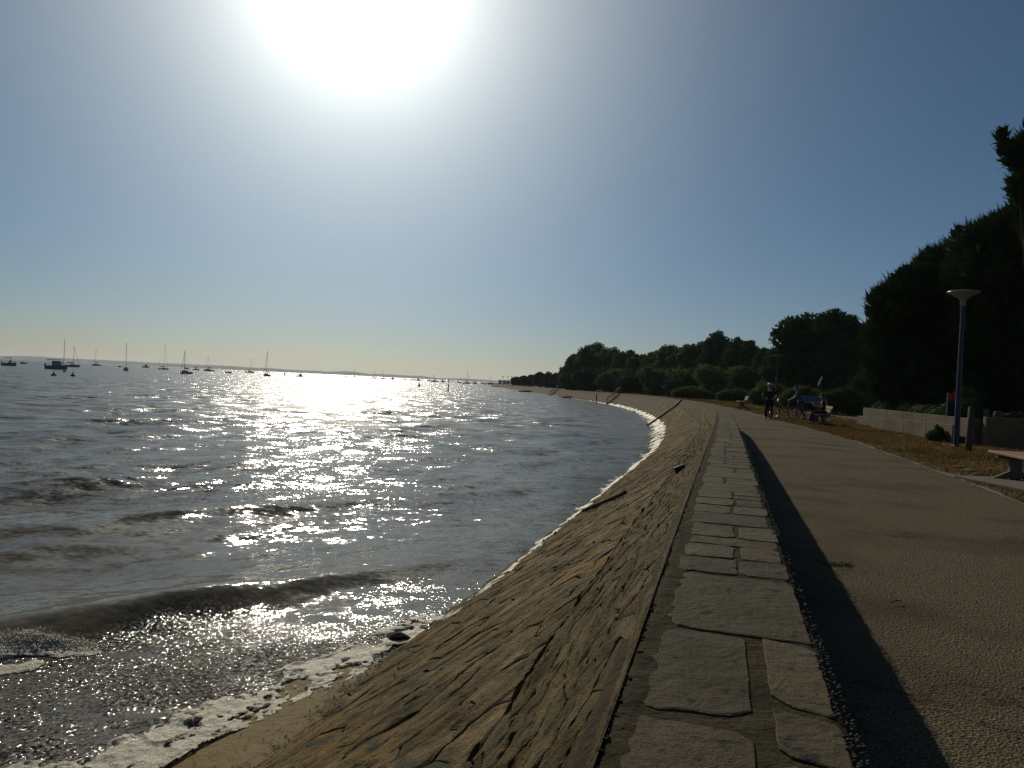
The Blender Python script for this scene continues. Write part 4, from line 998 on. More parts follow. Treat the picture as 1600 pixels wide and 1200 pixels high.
# ---------------------------------------------------------------- vegetation
def leaf_cloud(lobes, n, size, seed, shell=.55, flat=.0, aspect=.55, tuft=False, rough=.18):
    """leaf faces spread through and over a set of ellipsoid clumps: (x, y, z, rx, ry, rz)"""
    r_ = np.random.default_rng(seed); L = np.array(lobes, float); area = (L[:, 3]*L[:, 4]+L[:, 3]*L[:, 5]+L[:, 4]*L[:, 5]); i = r_.choice(len(L), n, p=area/area.sum())
    d = r_.normal(0, 1, (n, 3)); d /= np.linalg.norm(d, axis=1)[:, None]
    rr_ = (shell+(1-shell)*r_.uniform(0, 1, n)**.5)
    bmp = 1+rough*fbm(d[:, 0]*3.1+i*1.7, d[:, 1]*3.1+d[:, 2]*2.3, 3)*1.6
    # clump leaves into sprays
    k = r_.integers(0, 60, n); cd = r_.normal(0, 1, (len(L), 60, 3)); cd /= np.linalg.norm(cd, axis=2)[..., None]
    mixw = r_.uniform(0, 1, n) < .62
    dd = np.where(mixw[:, None], cd[i, k]+r_.normal(0, .16, (n, 3)), d); nn_ = np.linalg.norm(dd, axis=1)[:, None]
    rad_ = np.where(mixw, .94+.13*r_.normal(0, 1, n)*.6, rr_*bmp)
    P = L[i, :3]+dd/nn_*rad_[:, None]*L[i, 3:6]
    s = size*r_.uniform(.6, 1.35, n)
    a = r_.normal(0, 1, (n, 3)); a[:, 2] += flat; a /= np.linalg.norm(a, axis=1)[:, None]
    b = np.cross(a, r_.normal(0, 1, (n, 3))); b /= np.linalg.norm(b, axis=1)[:, None]
    if tuft:
        up_ = dd/nn_*.8+np.array([0, 0, 1.0]); up_ += r_.normal(0, .30, (n, 3)); up_ /= np.linalg.norm(up_, axis=1)[:, None]
        b = up_; a = np.cross(b, a); a /= np.linalg.norm(a, axis=1)[:, None]
        V = np.stack([P-a*s[:, None]*.10, P+b*s[:, None]*1.0, P+a*s[:, None]*.10], 1).reshape(-1, 3); F = np.arange(n*3).reshape(-1, 3)
    else:
        V = np.stack([P-b*s[:, None]*.5, P+a*s[:, None]*aspect*.5, P+b*s[:, None]*.55, P-a*s[:, None]*aspect*.5], 1).reshape(-1, 3); F = np.arange(n*4).reshape(-1, 4)
    keep = V[:, 2].reshape(n, -1).min(1) > -.3
    F = F[keep]
    return V, F
def inner_mass(lobes, seed, k=.80):
    """lumpy dense heart of twigs and inner leaves so that a crown does not see through everywhere"""
    b = MB()
    for j, l_ in enumerate(lobes):
        n0 = len(b.v); b.blob(l_[:3], (l_[3]*k, l_[4]*k, l_[5]*k), 9, 6)
        for q in range(n0, len(b.v)):
            v = np.array(b.v[q]); c = np.array(l_[:3]); f = 1+.35*float(vnoise(v[0]*1.3+seed, v[1]*1.3+v[2]*1.7)); b.v[q] = tuple(c+(v-c)*f)
    return b
def trunk_mb(base, lobes, r0, seed, zt):
    r_ = random.Random(seed); b = MB(); base = Vector(base); n = 6; P = []; tgt = Vector((sum(l[0] for l in lobes)/len(lobes), sum(l[1] for l in lobes)/len(lobes), zt))
    for k in range(n+1):
        t = k/n; P.append(base.lerp(tgt, t)+Vector((r_.uniform(-1, 1), r_.uniform(-1, 1), 0))*r0*.8*(t*(1-t))*4)
    b.tube(P, [r0*(1-.55*k/n) for k in range(n+1)], 9)
    for l_ in sorted(lobes, key=lambda q: -q[3])[:7]:
        s_ = P[r_.randint(2, 5)]; e = Vector(l_[:3]); m_ = s_.lerp(e, .5)+Vector((0, 0, -.12*(e-s_).length)); b.tube([s_, m_, e], [r0*.42, r0*.28, r0*.10], 6)
    return b
def tree(name, base, lobes, n, size, matl, seed, label, cat='tree', group=None, r0=.2, zt=None, tuft=False, core=.78, flat=.0, twigs=True, parts=True, shell=.55, rough=.18):
    """lobes relative to base"""
    base = Vector(base); r = empty(name, base, 0, label, cat, group)
    V, F = leaf_cloud(lobes, n, size, seed, tuft=tuft, flat=flat, shell=shell, rough=rough)
    me = mesh_np('crown', V, F, False, matl); cr_ = link('crown' if twigs else 'foliage', me, r)
    if tuft:
        V2, F2 = leaf_cloud(lobes, n//3, size*1.3, seed+5, flat=0, shell=.6)
        me2 = mesh_np('inner', V2, F2, False, matl)
        bm = bmesh.new(); bm.from_mesh(me); bm.from_mesh(me2); bm.to_mesh(me); bm.free()
    if core > 0:
        b = inner_mass(lobes, seed, core); b.build('inner_foliage', matl, cr_)
    if twigs:
        zmin = min(l[2]-l[5]*.2 for l in lobes) if zt is None else zt
        trunk_mb((0, 0, -.2), lobes, r0, seed, zmin).build('trunk', M['bark'], r)
    return r
def lobes_px(base, spec):
    out = []
    for px_, py_, rpx, d, *e in spec:
        c = at(px_, py_, d); r_ = rpx*d/1200; ry = r_*(e[0] if e else 1.0)
        out.append((c.x-base[0], c.y-base[1], c.z-base[2], r_, ry, r_*(e[1] if len(e) > 1 else .85)))
    return out
# the big pines on the right
B1 = Vector((at(1440, 600, 36).x, 36.5, 0))
tree('pine_tree', B1, lobes_px(B1, [(1400, 478, 40, 35), (1392, 520, 36, 36), (1432, 452, 42, 36), (1440, 510, 60, 37), (1478, 428, 48, 37), (1500, 480, 62, 36), (1425, 560, 46, 36), (1480, 565, 60, 37), (1382, 560, 30, 36), (1400, 600, 34, 37)]),
     30000, .34, M['leaf_pine'], 41, 'broad dark pine with a domed crown behind the blue lamp post', group='pines on the right', r0=.32, tuft=True, zt=4.5)
B2 = Vector((at(1585, 600, 33).x, 34, 0))
tree('pine_tree', B2, lobes_px(B2, [(1528, 388, 46, 34), (1548, 440, 66, 33), (1580, 375, 52, 33), (1620, 360, 60, 33), (1620, 430, 90, 33), (1560, 520, 80, 34), (1650, 520, 100, 34), (1530, 590, 60, 35), (1620, 600, 90, 34), (1470, 610, 45, 36)]),
     30000, .34, M['leaf_pine'], 42, 'taller dark pine filling the right edge below the bare sky', group='pines on the right', r0=.34, tuft=True, zt=4.5)
B3 = Vector((at(1660, 600, 27).x, 27.5, 0))
tree('pine_tree', B3, lobes_px(B3, [(1566, 214, 9, 27, 1, 1.3), (1574, 232, 13, 27, 1, .9), (1580, 250, 12, 27), (1596, 228, 14, 27), (1592, 285, 15, 27), (1584, 296, 9, 27), (1612, 250, 30, 27), (1615, 300, 30, 27), (1650, 220, 50, 27), (1680, 320, 80, 27), (1720, 180, 70, 27)]),
     9000, .30, M['leaf_pine'], 43, 'nearest pine whose tufted upper branches reach in at the right edge', group='pines on the right', r0=.28, tuft=True, core=.55, zt=6.0)
# oaks in the middle
B4 = Vector((at(1250, 600, 74).x, 74, .25))
tree('oak_tree', B4, lobes_px(B4, [(1222, 528, 18, 74), (1238, 512, 20, 74), (1262, 508, 20, 74), (1226, 560, 24, 74), (1252, 545, 30, 75), (1245, 585, 40, 75), (1210, 585, 18, 74), (1278, 560, 26, 75)]),
     11000, .36, M['leaf_oak'], 44, 'rounded dark oak behind the second lamp post, left of the pair', group='oaks in the middle', r0=.3, core=.55, rough=.4)
B5 = Vector((at(1312, 600, 70).x, 70, .2))
tree('oak_tree', B5, lobes_px(B5, [(1288, 502, 15, 70), (1304, 497, 16, 70), (1322, 507, 18, 70), (1340, 522, 18, 70), (1292, 525, 26, 71), (1318, 540, 34, 71), (1300, 575, 40, 71), (1345, 570, 34, 71), (1356, 538, 14, 70), (1362, 590, 30, 70)]),
     12500, .36, M['leaf_oak'], 45, 'taller dark oak with a ragged top between the left oak and the pine', group='oaks in the middle', r0=.32, core=.52, rough=.4)
B6 = Vector((at(1380, 600, 55).x, 55, .15))
tree('oak_tree', B6, lobes_px(B6, [(1375, 580, 28, 55), (1400, 600, 34, 55), (1352, 605, 24, 55), (1430, 605, 40, 55), (1365, 545, 14, 55)]),
     6500, .30, M['leaf_oak'], 46, 'low dark tree in the gap between the oaks and the pine', group='oaks in the middle', r0=.2, core=.7)
# the run of trees round the bay
run = [ # px, top y, half width px, d, kind
 (902, 549, 17, 168, 0), (926, 535, 22, 164, 0), (952, 543, 22, 158, 0), (978, 546, 20, 152, 1), (1000, 552, 20, 146, 1), (1024, 546, 20, 142, 1), (1044, 537, 22, 138, 1), (1066, 539, 20, 134, 1),
 (1090, 533, 24, 128, 1), (1120, 517, 28, 122, 2), (1150, 528, 24, 116, 2), (1172, 532, 20, 112, 2), (1192, 545, 18, 106, 2), (1205, 552, 18, 98, 2)]
labs = ['leftmost tall tree of the bay, its crown falling to the low trees', 'green domed tree with the highest crown at the left end of the bay', 'dense green tree just right of the highest left-hand crown',
 'pale leaved tree standing fourth from the left end of the bay trees', 'lower loose tree in the dip left of the ragged crowns', 'loose crowned tree behind the farthest lamp head', 'light ragged tree right of the farthest lamp head',
 'light tree above the left round bush, second right of the farthest lamp', 'spreading tree left of the pointed tallest one in the bay', 'tallest pointed tree in the bay with a spiky dark top', 'dark shoulder tree just right of the pointed tallest one',
 'dark tree above the right round bush, second right of the pointed one', 'small dark tree leaning to the gap before the left oak', 'last bay tree, beside the gap next to the left oak']
for k, (px_, ty, hw, d, kind) in enumerate(run):
    c = at(px_, 600, d); g_ = .3; base = Vector((c.x, d, g_)); top_ = at(px_, ty, d).z-g_; w = 1.22*hw*d/1200; r_ = random.Random(60+k)
    lb = []
    hc = top_*.56; hh = top_*.44
    for j in range(26):
        ph_ = math.acos(1-1.55*(j+.5)/26); a = j*2.4+r_.uniform(-.3, .3); rl = w*r_.uniform(.24, .42)*(.85 if kind else 1.15)
        k_ = r_.uniform(.72, .95)
        pw = 1.0 if kind != 2 else .85-.25*math.cos(ph_)
        zc = hc+hh*math.cos(ph_)*k_-rl*.35; lb.append((math.sin(ph_)*math.cos(a)*w*k_*pw, math.sin(ph_)*math.sin(a)*w*.8*k_, zc, rl, rl, rl*.8))
    if kind == 2: lb.append((0, 0, top_-w*.22, w*.22, w*.22, w*.24))
    lb.append((0, 0, hc, w*.78, w*.7, hh*.85)); lb.append((0, 0, top_*.22, w*.9, w*.8, top_*.24))
    tree('broadleaf_tree' if kind else 'domed_tree', base, lb, 6500 if d > 130 else 7500, .50 if kind == 0 else .55, (M['leaf_bush'] if kind == 0 else M['leaf_light'] if kind == 1 else M['leaf_oak']), 200+k, labs[k], group='trees round the bay', r0=.25, core=.74, rough=.30 if kind else .15)
# thicket in front of them
for k, (px_, ty, hw, d) in enumerate(((895, 580, 16, 150), (925, 576, 22, 142), (960, 574, 24, 134), (1000, 578, 26, 124), (1040, 575, 26, 116), (1085, 576, 30, 108), (1130, 572, 30, 100), (1175, 576, 26, 92), (1215, 582, 22, 80))):
    c = at(px_, 600, d); base = Vector((c.x, d, .3)); top_ = at(px_, ty, d).z-.3; w = 1.7*hw*d/1200; r_ = random.Random(90+k)
    lb = [(r_.uniform(-.7, .7)*w, r_.uniform(-.4, .4)*w, top_*r_.uniform(.2, .75), w*r_.uniform(.3, .5), w*.4, top_*.30) for j in range(11)]+[(0, 0, top_*.45, w*.8, w*.5, top_*.36)]
    place = ('leftmost, by the low far trees', 'under the highest left crown', 'third from the left', 'left of the farthest lamp post', 'right of the farthest lamp post', 'above the left round bush', 'between the two round bushes', 'above the empty far bench', 'behind the second lamp post')[k]
    tree('thicket_shrub', base, lb, 4200, .42, M['leaf_oak'] if k % 2 else M['leaf_light'], 300+k, 'dark shrub in the thicket under the bay trees, '+place, 'shrub', 'tall shrubs under the bay trees', r0=.1, core=.75)
# small far trees on the headland
for k, (px_, ty, hw, d) in enumerate(((806, 589, 8, 262), (818, 587.5, 9, 255), (830, 586, 9, 245), (843, 582, 10, 232), (856, 582, 9, 222), (868, 583, 9, 212), (880, 578, 10, 200), (889, 566, 10, 185))):
    c = at(px_, 600, d); zb = .3; base = Vector((c.x, d, zb)); top_ = at(px_, ty, d).z-zb; w = hw*d/1200
    lb = [(-.5*w, 0, top_*.5, w*.55, w*.5, top_*.4), (.45*w, 0, top_*.55, w*.55, w*.5, top_*.4), (0, 0, top_*.72, w*.6, w*.5, top_*.3), (0, 0, top_*.3, w, w*.6, top_*.3)]
    place = ('outermost, at the tip', 'second from the tip', 'third from the tip', 'fourth from the tip', 'fifth from the tip', 'sixth from the tip, beside the flat roofed house', 'just right of the house', 'tallest, touching the first tall bay tree')[k]
    tree('small_tree', base, lb, 1800, .6, M['leaf_oak'], 400+k, 'small dark tree on the far headland, '+place, 'tree', 'small trees on the far headland', r0=.12, core=.8)
# round bushes
for px_, ty, hw, d, zb, lab, n_ in ((1080, 604, 30, 88, .3, 'smooth rounded green bush at the bend of the path, the left of two', 9000), (1150, 608, 30, 78, .3, 'smooth rounded green bush behind the empty bench, the wide right-hand one', 9000),
                                (1205, 600, 34, 66, .2, 'tall soft green bush behind the cyclist', 9000), (1255, 603, 36, 58, .15, 'soft green bush behind the information panel', 9000), (1320, 606, 40, 52, .1, 'dark spreading bush right of the seated woman', 8000)):
    c = at(px_, 620, d); base = Vector((c.x, d, zb)); top_ = at(px_, ty, d).z-zb; w = hw*d/1200
    lb = [(0, 0, top_*.5, w*.7, w*.6, top_*.5), (-.5*w, .1, top_*.42, w*.5, w*.5, top_*.42), (.5*w, 0, top_*.4, w*.52, w*.5, top_*.42), (.2*w, -.3*w, top_*.4, w*.5, w*.4, top_*.42)]
    tree('round_bush', base, lb, n_, .17 if d > 60 else .14, M['leaf_bush'] if d > 55 else M['leaf_oak'], 500+px_, lab, 'bush', 'round bushes beside the path', twigs=False, core=.80, shell=.75, rough=.22)
# far wood closing the view behind the trees
lb = []; rw = random.Random(17)
for k in range(54):
    px_ = 1130+k*13; d = 132+rw.uniform(-8, 8); c = at(px_, rw.uniform(572, 596), d); lb.append((c.x, c.y, max(2.0, c.z*.6), 3.2, 3.0, max(2.4, c.z*.55)))
V, F = leaf_cloud(lb, 22000, .6, 55); o = link('far_wood', mesh_np('far_wood', V, F, False, M['leaf_oak'])); tag(o, kind='stuff')
o2 = inner_mass(lb, 9, .9).build('far_wood_undergrowth', M['leaf_oak']); tag(o2, kind='stuff')
# hedges behind the walls
def hedge(name, A, B, h, w, n, size, label, seed, bump_=.12):
    A = Vector(A); B = Vector(B); L = (B-A).length; r = empty(name, A, 0, label, 'hedge'); lb = []; m_ = max(3, int(L/.55)); r_ = random.Random(seed)
    for k in range(m_+1):
        c = (B-A)*(k/m_); hh = h*(1+r_.uniform(-bump_, bump_)); lb.append((c.x, c.y, hh*.52, w*.6, w*.6, hh*.5))
    V, F = leaf_cloud(lb, n, size, seed, shell=.8, rough=.12); link('foliage', mesh_np('foliage', V, F, False, M['leaf_hedge']), r)
    inner_mass(lb, seed, .82).build('inner_foliage', M['leaf_oak'], r); return r
hedge('clipped_hedge', (19.3, 40.3, .0), (16.2, 28.5, 0), 1.12, .8, 16000, .085, 'clipped hedge with pale leaf tips running behind the long concrete wall', 71)
hedge('clipped_hedge', (16.1, 27.6, .0), (15.2, 25.6, 0), 1.45, .95, 9000, .085, 'taller leafy shrub block at the right end of the long hedge', 72, .2)
hedge('clipped_hedge', (16.2, 24.6, .0), (19.5, 24.4, 0), 1.10, .6, 8000, .085, 'clipped hedge right of the lamp post behind the facing wall', 73)
hedge('clipped_hedge', (20.3, 27.5, .0), (26, 27.0, 0), 1.10, .7, 6000, .09, 'clipped hedge at the right edge behind the pale rail', 74)
# little bush at the wall foot
q = at_z(1467, 689, 0); tree('small_bush', (q.x-.32, q.y-.4, 0), [(0, 0, .17, .26, .22, .18), (.10, 0, .30, .14, .12, .16), (-.14, 0, .14, .16, .14, .14), (.02, .02, .42, .05, .05, .12)], 2600, .07, M['leaf_bush'], 77, 'small green bush growing at the foot of the low concrete wall', 'bush', twigs=False, core=.7)
# dry tuft of reeds behind on the left of the walls
# ---------------------------------------------------------------- beach house behind the far trees and landing stage
q = at(872, 590, 215); r = empty('beach_house', (q.x, q.y, .3), R(8), 'small flat roofed house half hidden between the far low trees', 'house')
b = MB(); b.box((0, 0, 1.6), (3.4, 3.2, 3.4)); b.build('wall', M['rock'], r)
b = MB(); b.box((0, 0, 3.38), (3.8, 3.6, .16)); b.build('roof', M['roof'], r)
b = MB(); b.box((-.6, -1.63, 1.5), (.7, .08, .8)); w_ = b.build('window', M['white_paint'], r); b = MB(); b.box((-.6, -1.69, 1.5), (.56, .03, .66)); b.build('pane', M['glass_dark'], w_)
r = empty('landing_stage', (at(778, 598, 420).x, 420, -.85), 0, 'low dark landing stage with white cabins at the tip of the headland', 'pier')
c0 = at(765, 598, 420); c1 = at(803, 599, 420); Ld = c1.x-c0.x
b = MB(); b.box((-.0, 0, 1.2), (Ld, 3, .3)); b.build('deck', M['wood_grey'], r)
for k in range(8): b = MB(); b.tube([(-Ld/2+Ld*k/7, 0, -1), (-Ld/2+Ld*k/7, 0, 1.1)], .15, 6); b.build('pile', M['wood_grey'], r)
for k, x_ in enumerate((1.2, 3.6, 5.6)): b = MB(); b.box((x_, .3, 2.3), (1.8, 1.6, 1.9)); b.build('cabin', M['white_paint'], r)
for k, px_ in enumerate((786, 794, 800)):
    c = at(px_, 588-k*.2, 420); b = MB(); b.tube([(c.x-r.location.x, .5, 1.3), (c.x-r.location.x, .5, c.z+.85)], .09, 6); b.box((c.x-r.location.x, .5, c.z+.7), (.6, .3, .5)); b.build('lamp_mast', M['iron'], r)
b = MB(); c = at(790, 603, 330); b.box((0, 0, 0), (14, 9, 1.2), Matrix.Rotation(R(20), 3, 'Z'), .3); o = b.build('slipway', M['concrete'], None, (c.x+2, 322, -1.0)); tag(o, 'low concrete slipway running into the water at the headland tip', 'slipway')
# ---------------------------------------------------------------- people
def skin_obj(name, pts, edges, rads, matl, parent, root=0, sub=1):
    me = bpy.data.meshes.new(name); me.from_pydata([tuple(p) for p in pts], edges, []); me.update(); me.materials.append(matl)
    o = link(name, me, parent); sk = o.modifiers.new('skin', 'SKIN'); sk.use_smooth_shade = True
    for i, v in enumerate(me.skin_vertices[0].data):
        r_ = rads[i]; v.radius = r_ if hasattr(r_, '__len__') else (r_, r_); v.use_root = (i == root)
    ss = o.modifiers.new('sub', 'SUBSURF'); ss.levels = sub; ss.render_levels = sub
    return o
def person(loc, rz, J, top, legs, shoes, hair, label, feet_bare=False, shorts=False, helmet=False, long_hair=False, extra=None):
    """J: joints in local space (x = person's right, y = forward, z up): pelvis chest neck head sh_r el_r wr_r ... (both sides)"""
    r = empty('person', loc, rz, label, 'person')
    J = {k: Vector(v) for k, v in J.items()}
    names = ['pelvis', 'belly', 'chest', 'neck', 'jaw', 'skull']; P = [J['pelvis'], J['pelvis'].lerp(J['chest'], .45), J['chest'], J['neck'], J['head']-Vector((0, 0, .05)), J['head']+Vector((0, -.005, .05))]
    Rr = [(.13, .10), (.125, .095), (.15, .11), (.055, .055), (.070, .080), (.082, .092)]; E_ = [(0, 1), (1, 2), (2, 3), (3, 4), (4, 5)]
    fw = (J.get('look', Vector((0, 1, 0)))).normalized()
    P.append(J['head']+fw*.105+Vector((0, 0, -.01))); Rr.append(.018); E_.append((4, len(P)-1))     # nose
    for sd in ('r', 'l'):
        sh, el, wr = J['sh_'+sd], J['el_'+sd], J['wr_'+sd]; i0 = len(P); P += [sh, sh.lerp(el, .5), el, el.lerp(wr, .4), wr]; Rr += [.058, .046, .040, .038, .026]
        E_ += [(2, i0), (i0, i0+1), (i0+1, i0+2), (i0+2, i0+3), (i0+3, i0+4)]
        d = (wr-el).normalized(); sdv = d.cross(Vector((0, 0, 1))); sdv = sdv.normalized() if sdv.length > .1 else Vector((1, 0, 0)); cu = d.cross(sdv)
        P.append(wr+d*.07); Rr.append((.034, .018)); pal = len(P)-1; E_.append((i0+4, pal))
        for f_ in range(4):
            o_ = sdv*(f_-1.5)*.019; L_ = (.065, .075, .070, .055)[f_]; P += [wr+d*.085+o_, wr+d*(.085+L_*.5)+o_+cu*.008, wr+d*(.085+L_*.85)+o_+cu*.028]; Rr += [.009, .008, .007]; k = len(P)-3; E_ += [(pal, k), (k, k+1), (k+1, k+2)]
        P += [wr+d*.04+sdv*-.035, wr+d*.075-sdv*.055+cu*.01]; Rr += [.010, .008]; k = len(P)-2; E_ += [(i0+4, k), (k, k+1)]
    for sd in ('r', 'l'):
        hp, kn, an, to = J['hp_'+sd], J['kn_'+sd], J['an_'+sd], J['to_'+sd]; i0 = len(P); P += [hp, hp.lerp(kn, .5), kn, kn.lerp(an, .4), an, to]; Rr += [.085, .075, .055, .055, .036, (.035, .025)]
        E_ += [(0, i0), (i0, i0+1), (i0+1, i0+2), (i0+2, i0+3), (i0+3, i0+4), (i0+4, i0+5)]
    skin_obj('body', P, E_, Rr, M['skin'], r)
    # shirt
    c = J['chest']; pv_ = J['pelvis']; P = [pv_+(c-pv_)*.12, pv_.lerp(c, .5), c, c.lerp(J['neck'], .55)]; Rr = [(.15, .115), (.142, .112), (.165, .125), (.075, .07)]; E_ = [(0, 1), (1, 2), (2, 3)]
    for sd in ('r', 'l'):
        sh, el = J['sh_'+sd], J['el_'+sd]; i0 = len(P); P += [sh, sh.lerp(el, .45), sh.lerp(el, .75)]; Rr += [.072, .066, .062]; E_ += [(2, i0), (i0, i0+1), (i0+1, i0+2)]
    skin_obj('shirt', P, E_, Rr, top, r, 1)
    P = [pv_+Vector((0, 0, .03)), ]; Rr = [(.15, .12)]; E_ = []
    for sd in ('r', 'l'):
        hp, kn, an = J['hp_'+sd], J['kn_'+sd], J['an_'+sd]; i0 = len(P)
        if shorts: P += [hp, hp.lerp(kn, .5), hp.lerp(kn, .9)]; Rr += [.10, .095, .085]; E_ += [(0, i0), (i0, i0+1), (i0+1, i0+2)]
        else: P += [hp, hp.lerp(kn, .5), kn, kn.lerp(an, .5), kn.lerp(an, .95)]; Rr += [.10, .09, .070, .066, .058]; E_ += [(0, i0), (i0, i0+1), (i0+1, i0+2), (i0+2, i0+3), (i0+3, i0+4)]
    skin_obj('shorts' if shorts else 'trousers', P, E_, Rr, legs, r)
    for sd in ('r', 'l'):
        an, to = J['an_'+sd], J['to_'+sd]; d = (to-an); d.z = 0; d = d.normalized() if d.length > .01 else Vector((0, 1, 0))
        b = MB(); rotm = Matrix.Rotation(math.atan2(d.y, d.x)-math.pi/2, 3, 'Z'); b.blob((0, 0, 0), (.048, .135, .045), 10, 6); b.v = [tuple((rotm @ Vector((x_, y_, max(z_, -.03))))+an+d*.065+Vector((0, 0, -.038))) for x_, y_, z_ in b.v]
        if not feet_bare: b.build('shoe', shoes, r)
    h = J['head']; side = Vector((0, 0, 1)).cross(fw).normalized()
    for k in (-1, 1):
        b = MB(); b.blob(h+fw*.080+side*.032*k+Vector((0, 0, .015)), (.010, .010, .008), 6, 4); b.build('eye', M['cloth_black'], r)
        b = MB(); b.blob(h+side*.082*k, (.014, .022, .032), 6, 5); b.build('ear', M['skin'], r)
    b = MB(); b.blob(h+fw*.078+Vector((0, 0, -.055)), (.026, .012, .006), 6, 4); b.build('mouth', M['cloth_brown'], r)
    b = MB(); hc = h-fw*.018+Vector((0, 0, .045)); b.blob(hc, (.096, .105, .092), 12, 8)
    b.v = [tuple(Vector(v) if (Vector(v)-h).dot(fw) < .05 or v[2] > h.z+.06 else Vector(v)-fw*.05) for v in b.v]
    if long_hair: b.tube([h-fw*.05+Vector((0, 0, .05)), h-fw*.09-Vector((0, 0, .08)), h-fw*.08-Vector((0, 0, .22))], [.08, .075, .045], 8)
    b.build('hair', hair, r)
    if helmet:
        b = MB(); n0 = 0; b.blob(h+Vector((0, 0, .075)), (.125, .150, .105), 14, 8); b.v = [tuple(Vector(v) if v[2] > h.z+.03 else Vector((v[0], v[1], h.z+.03))) for v in b.v]; hm = b.build('helmet', M['helmet'], r)
        for k in (-1, 0, 1):
            b = MB(); b.tube([h+Vector((.045*k, -.12, .12)), h+Vector((.05*k, -.03, .182-.012*abs(k))), h+Vector((.045*k, .10, .135))], .010, 6); b.build('vent', M['cloth_black'], hm)
    return r
stand = dict(pelvis=(0, 0, .93), chest=(0, .02, 1.28), neck=(0, .02, 1.50), head=(0, .05, 1.63), sh_r=(.19, .01, 1.41), el_r=(.30, .06, 1.15), wr_r=(.24, .30, 1.02), sh_l=(-.19, .01, 1.41), el_l=(-.31, .05, 1.16), wr_l=(-.25, .30, 1.03),
             hp_r=(.09, 0, .90), kn_r=(.12, .05, .49), an_r=(.14, -.02, .09), to_r=(.15, .12, .03), hp_l=(-.09, 0, .90), kn_l=(-.13, .05, .49), an_l=(-.16, -.03, .09), to_l=(-.17, .12, .03))
def bike(x, y, rz, label, matl, steer=0.0, zb=0):
    r = empty('bicycle', (x, y, zb), rz, label, 'bicycle')      # local +y = front
    for yy, nm in ((-.52, 'rear'), (.54, 'front')):
        b = MB(); b.torus((0, yy, .345), .325, .022, 30, 8); w_ = b.build('wheel', M['rubber'], r)
        b = MB(); b.torus((0, yy, .345), .298, .010, 30, 6); b.build('rim', M['chrome'], w_)
        b = MB()
        for k in range(14):
            t = k/14*6.283; b.tube([(0.02*(-1)**k, yy, .345), (0, yy+.298*math.cos(t), .345+.298*math.sin(t))], .0022, 4, False)
        b.build('spoke_set', M['chrome'], w_)
        b = MB(); b.tube([(-.04, yy, .345), (.04, yy, .345)], .02, 8); b.build('hub', M['chrome'], w_)
    b = MB(); bb = (0, -.08, .30); st = (0, -.22, .80); hd = (0, .34, .86); h2 = (0, .37, .74)
    for a, c, w_ in ((bb, st, .017), (st, hd, .016), (bb, h2, .021), (hd, h2, .022), ((.03, -.52, .345), (.02, -.09, .30), .010), ((-.03, -.52, .345), (-.02, -.09, .30), .010), ((.03, -.52, .345), (.01, -.21, .75), .008), ((-.03, -.52, .345), (-.01, -.21, .75), .008)): b.tube([a, c], w_, 8)
    b.build('frame', matl, r)
    b = MB(); 
    for k in (-1, 1): b.tube([(0.045*k, .385, .68), (.05*k, .54, .345)], .012, 6)
    b.tube([(-.05, .385, .69), (.05, .385, .69)], .016, 6); b.build('fork', matl, r)
    b = MB(); b.tube([(0, .34, .86), (0, .32, .98)], .014, 8); b.tube([(-.29, .22, 1.03), (-.15, .33, 1.0), (.15, .33, 1.0), (.29, .22, 1.03)], .012, 8); hb = b.build('handlebar', M['chrome'], r)
    for k in (-1, 1): b = MB(); b.tube([(.29*k, .22, 1.03), (.31*k, .12, 1.035)], .017, 8); b.build('grip', M['rubber'], hb)
    b = MB(); b.tube([st, (0, -.25, .93)], .012, 8); b.build('seat_post', M['chrome'], r)
    b = MB(); b.blob((0, -.27, .95), (.07, .13, .03), 10, 6); b.tube([(0, -.22, .95), (0, -.08, .945)], [.035, .014], 8); b.build('saddle', M['rubber'], r)
    b = MB(); b.tube([(-.05, -.08, .30), (.05, -.08, .30)], .018, 8); b.tube([(.05, -.08, .30), (.06, .03, .17)], .010, 6); b.tube([(-.05, -.08, .30), (-.06, -.19, .43)], .010, 6); cr_ = b.build('crank', M['chrome'], r)
    for k, (yy, zz) in ((1, (.03, .17)), (-1, (-.19, .43))): b = MB(); b.box((.11*k, yy, zz), (.09, .07, .02)); b.build('pedal', M['rubber'], cr_)
    return r
# cyclist astride, back to the camera
q = at_z(1201, 655, 0); P1 = Vector((q.x, q.y, 0))
Jc = dict(stand); Jc.update(look=(0, 1, -.1), wr_l=(-.27, .24, 1.06), wr_r=(.30, .30, 1.06), el_r=(.36, .04, 1.18), el_l=(-.36, .02, 1.18))
person(P1, R(-8), Jc, M['cloth_navy'], M['cloth_black'], M['white_paint'], M['hair_dark'], 'person in a pale helmet and dark clothes standing astride a bicycle on the path', helmet=True)
bike(P1.x, P1.y+.12, R(-8), 'bicycle straddled by the helmeted person, seen from behind', M['iron'])
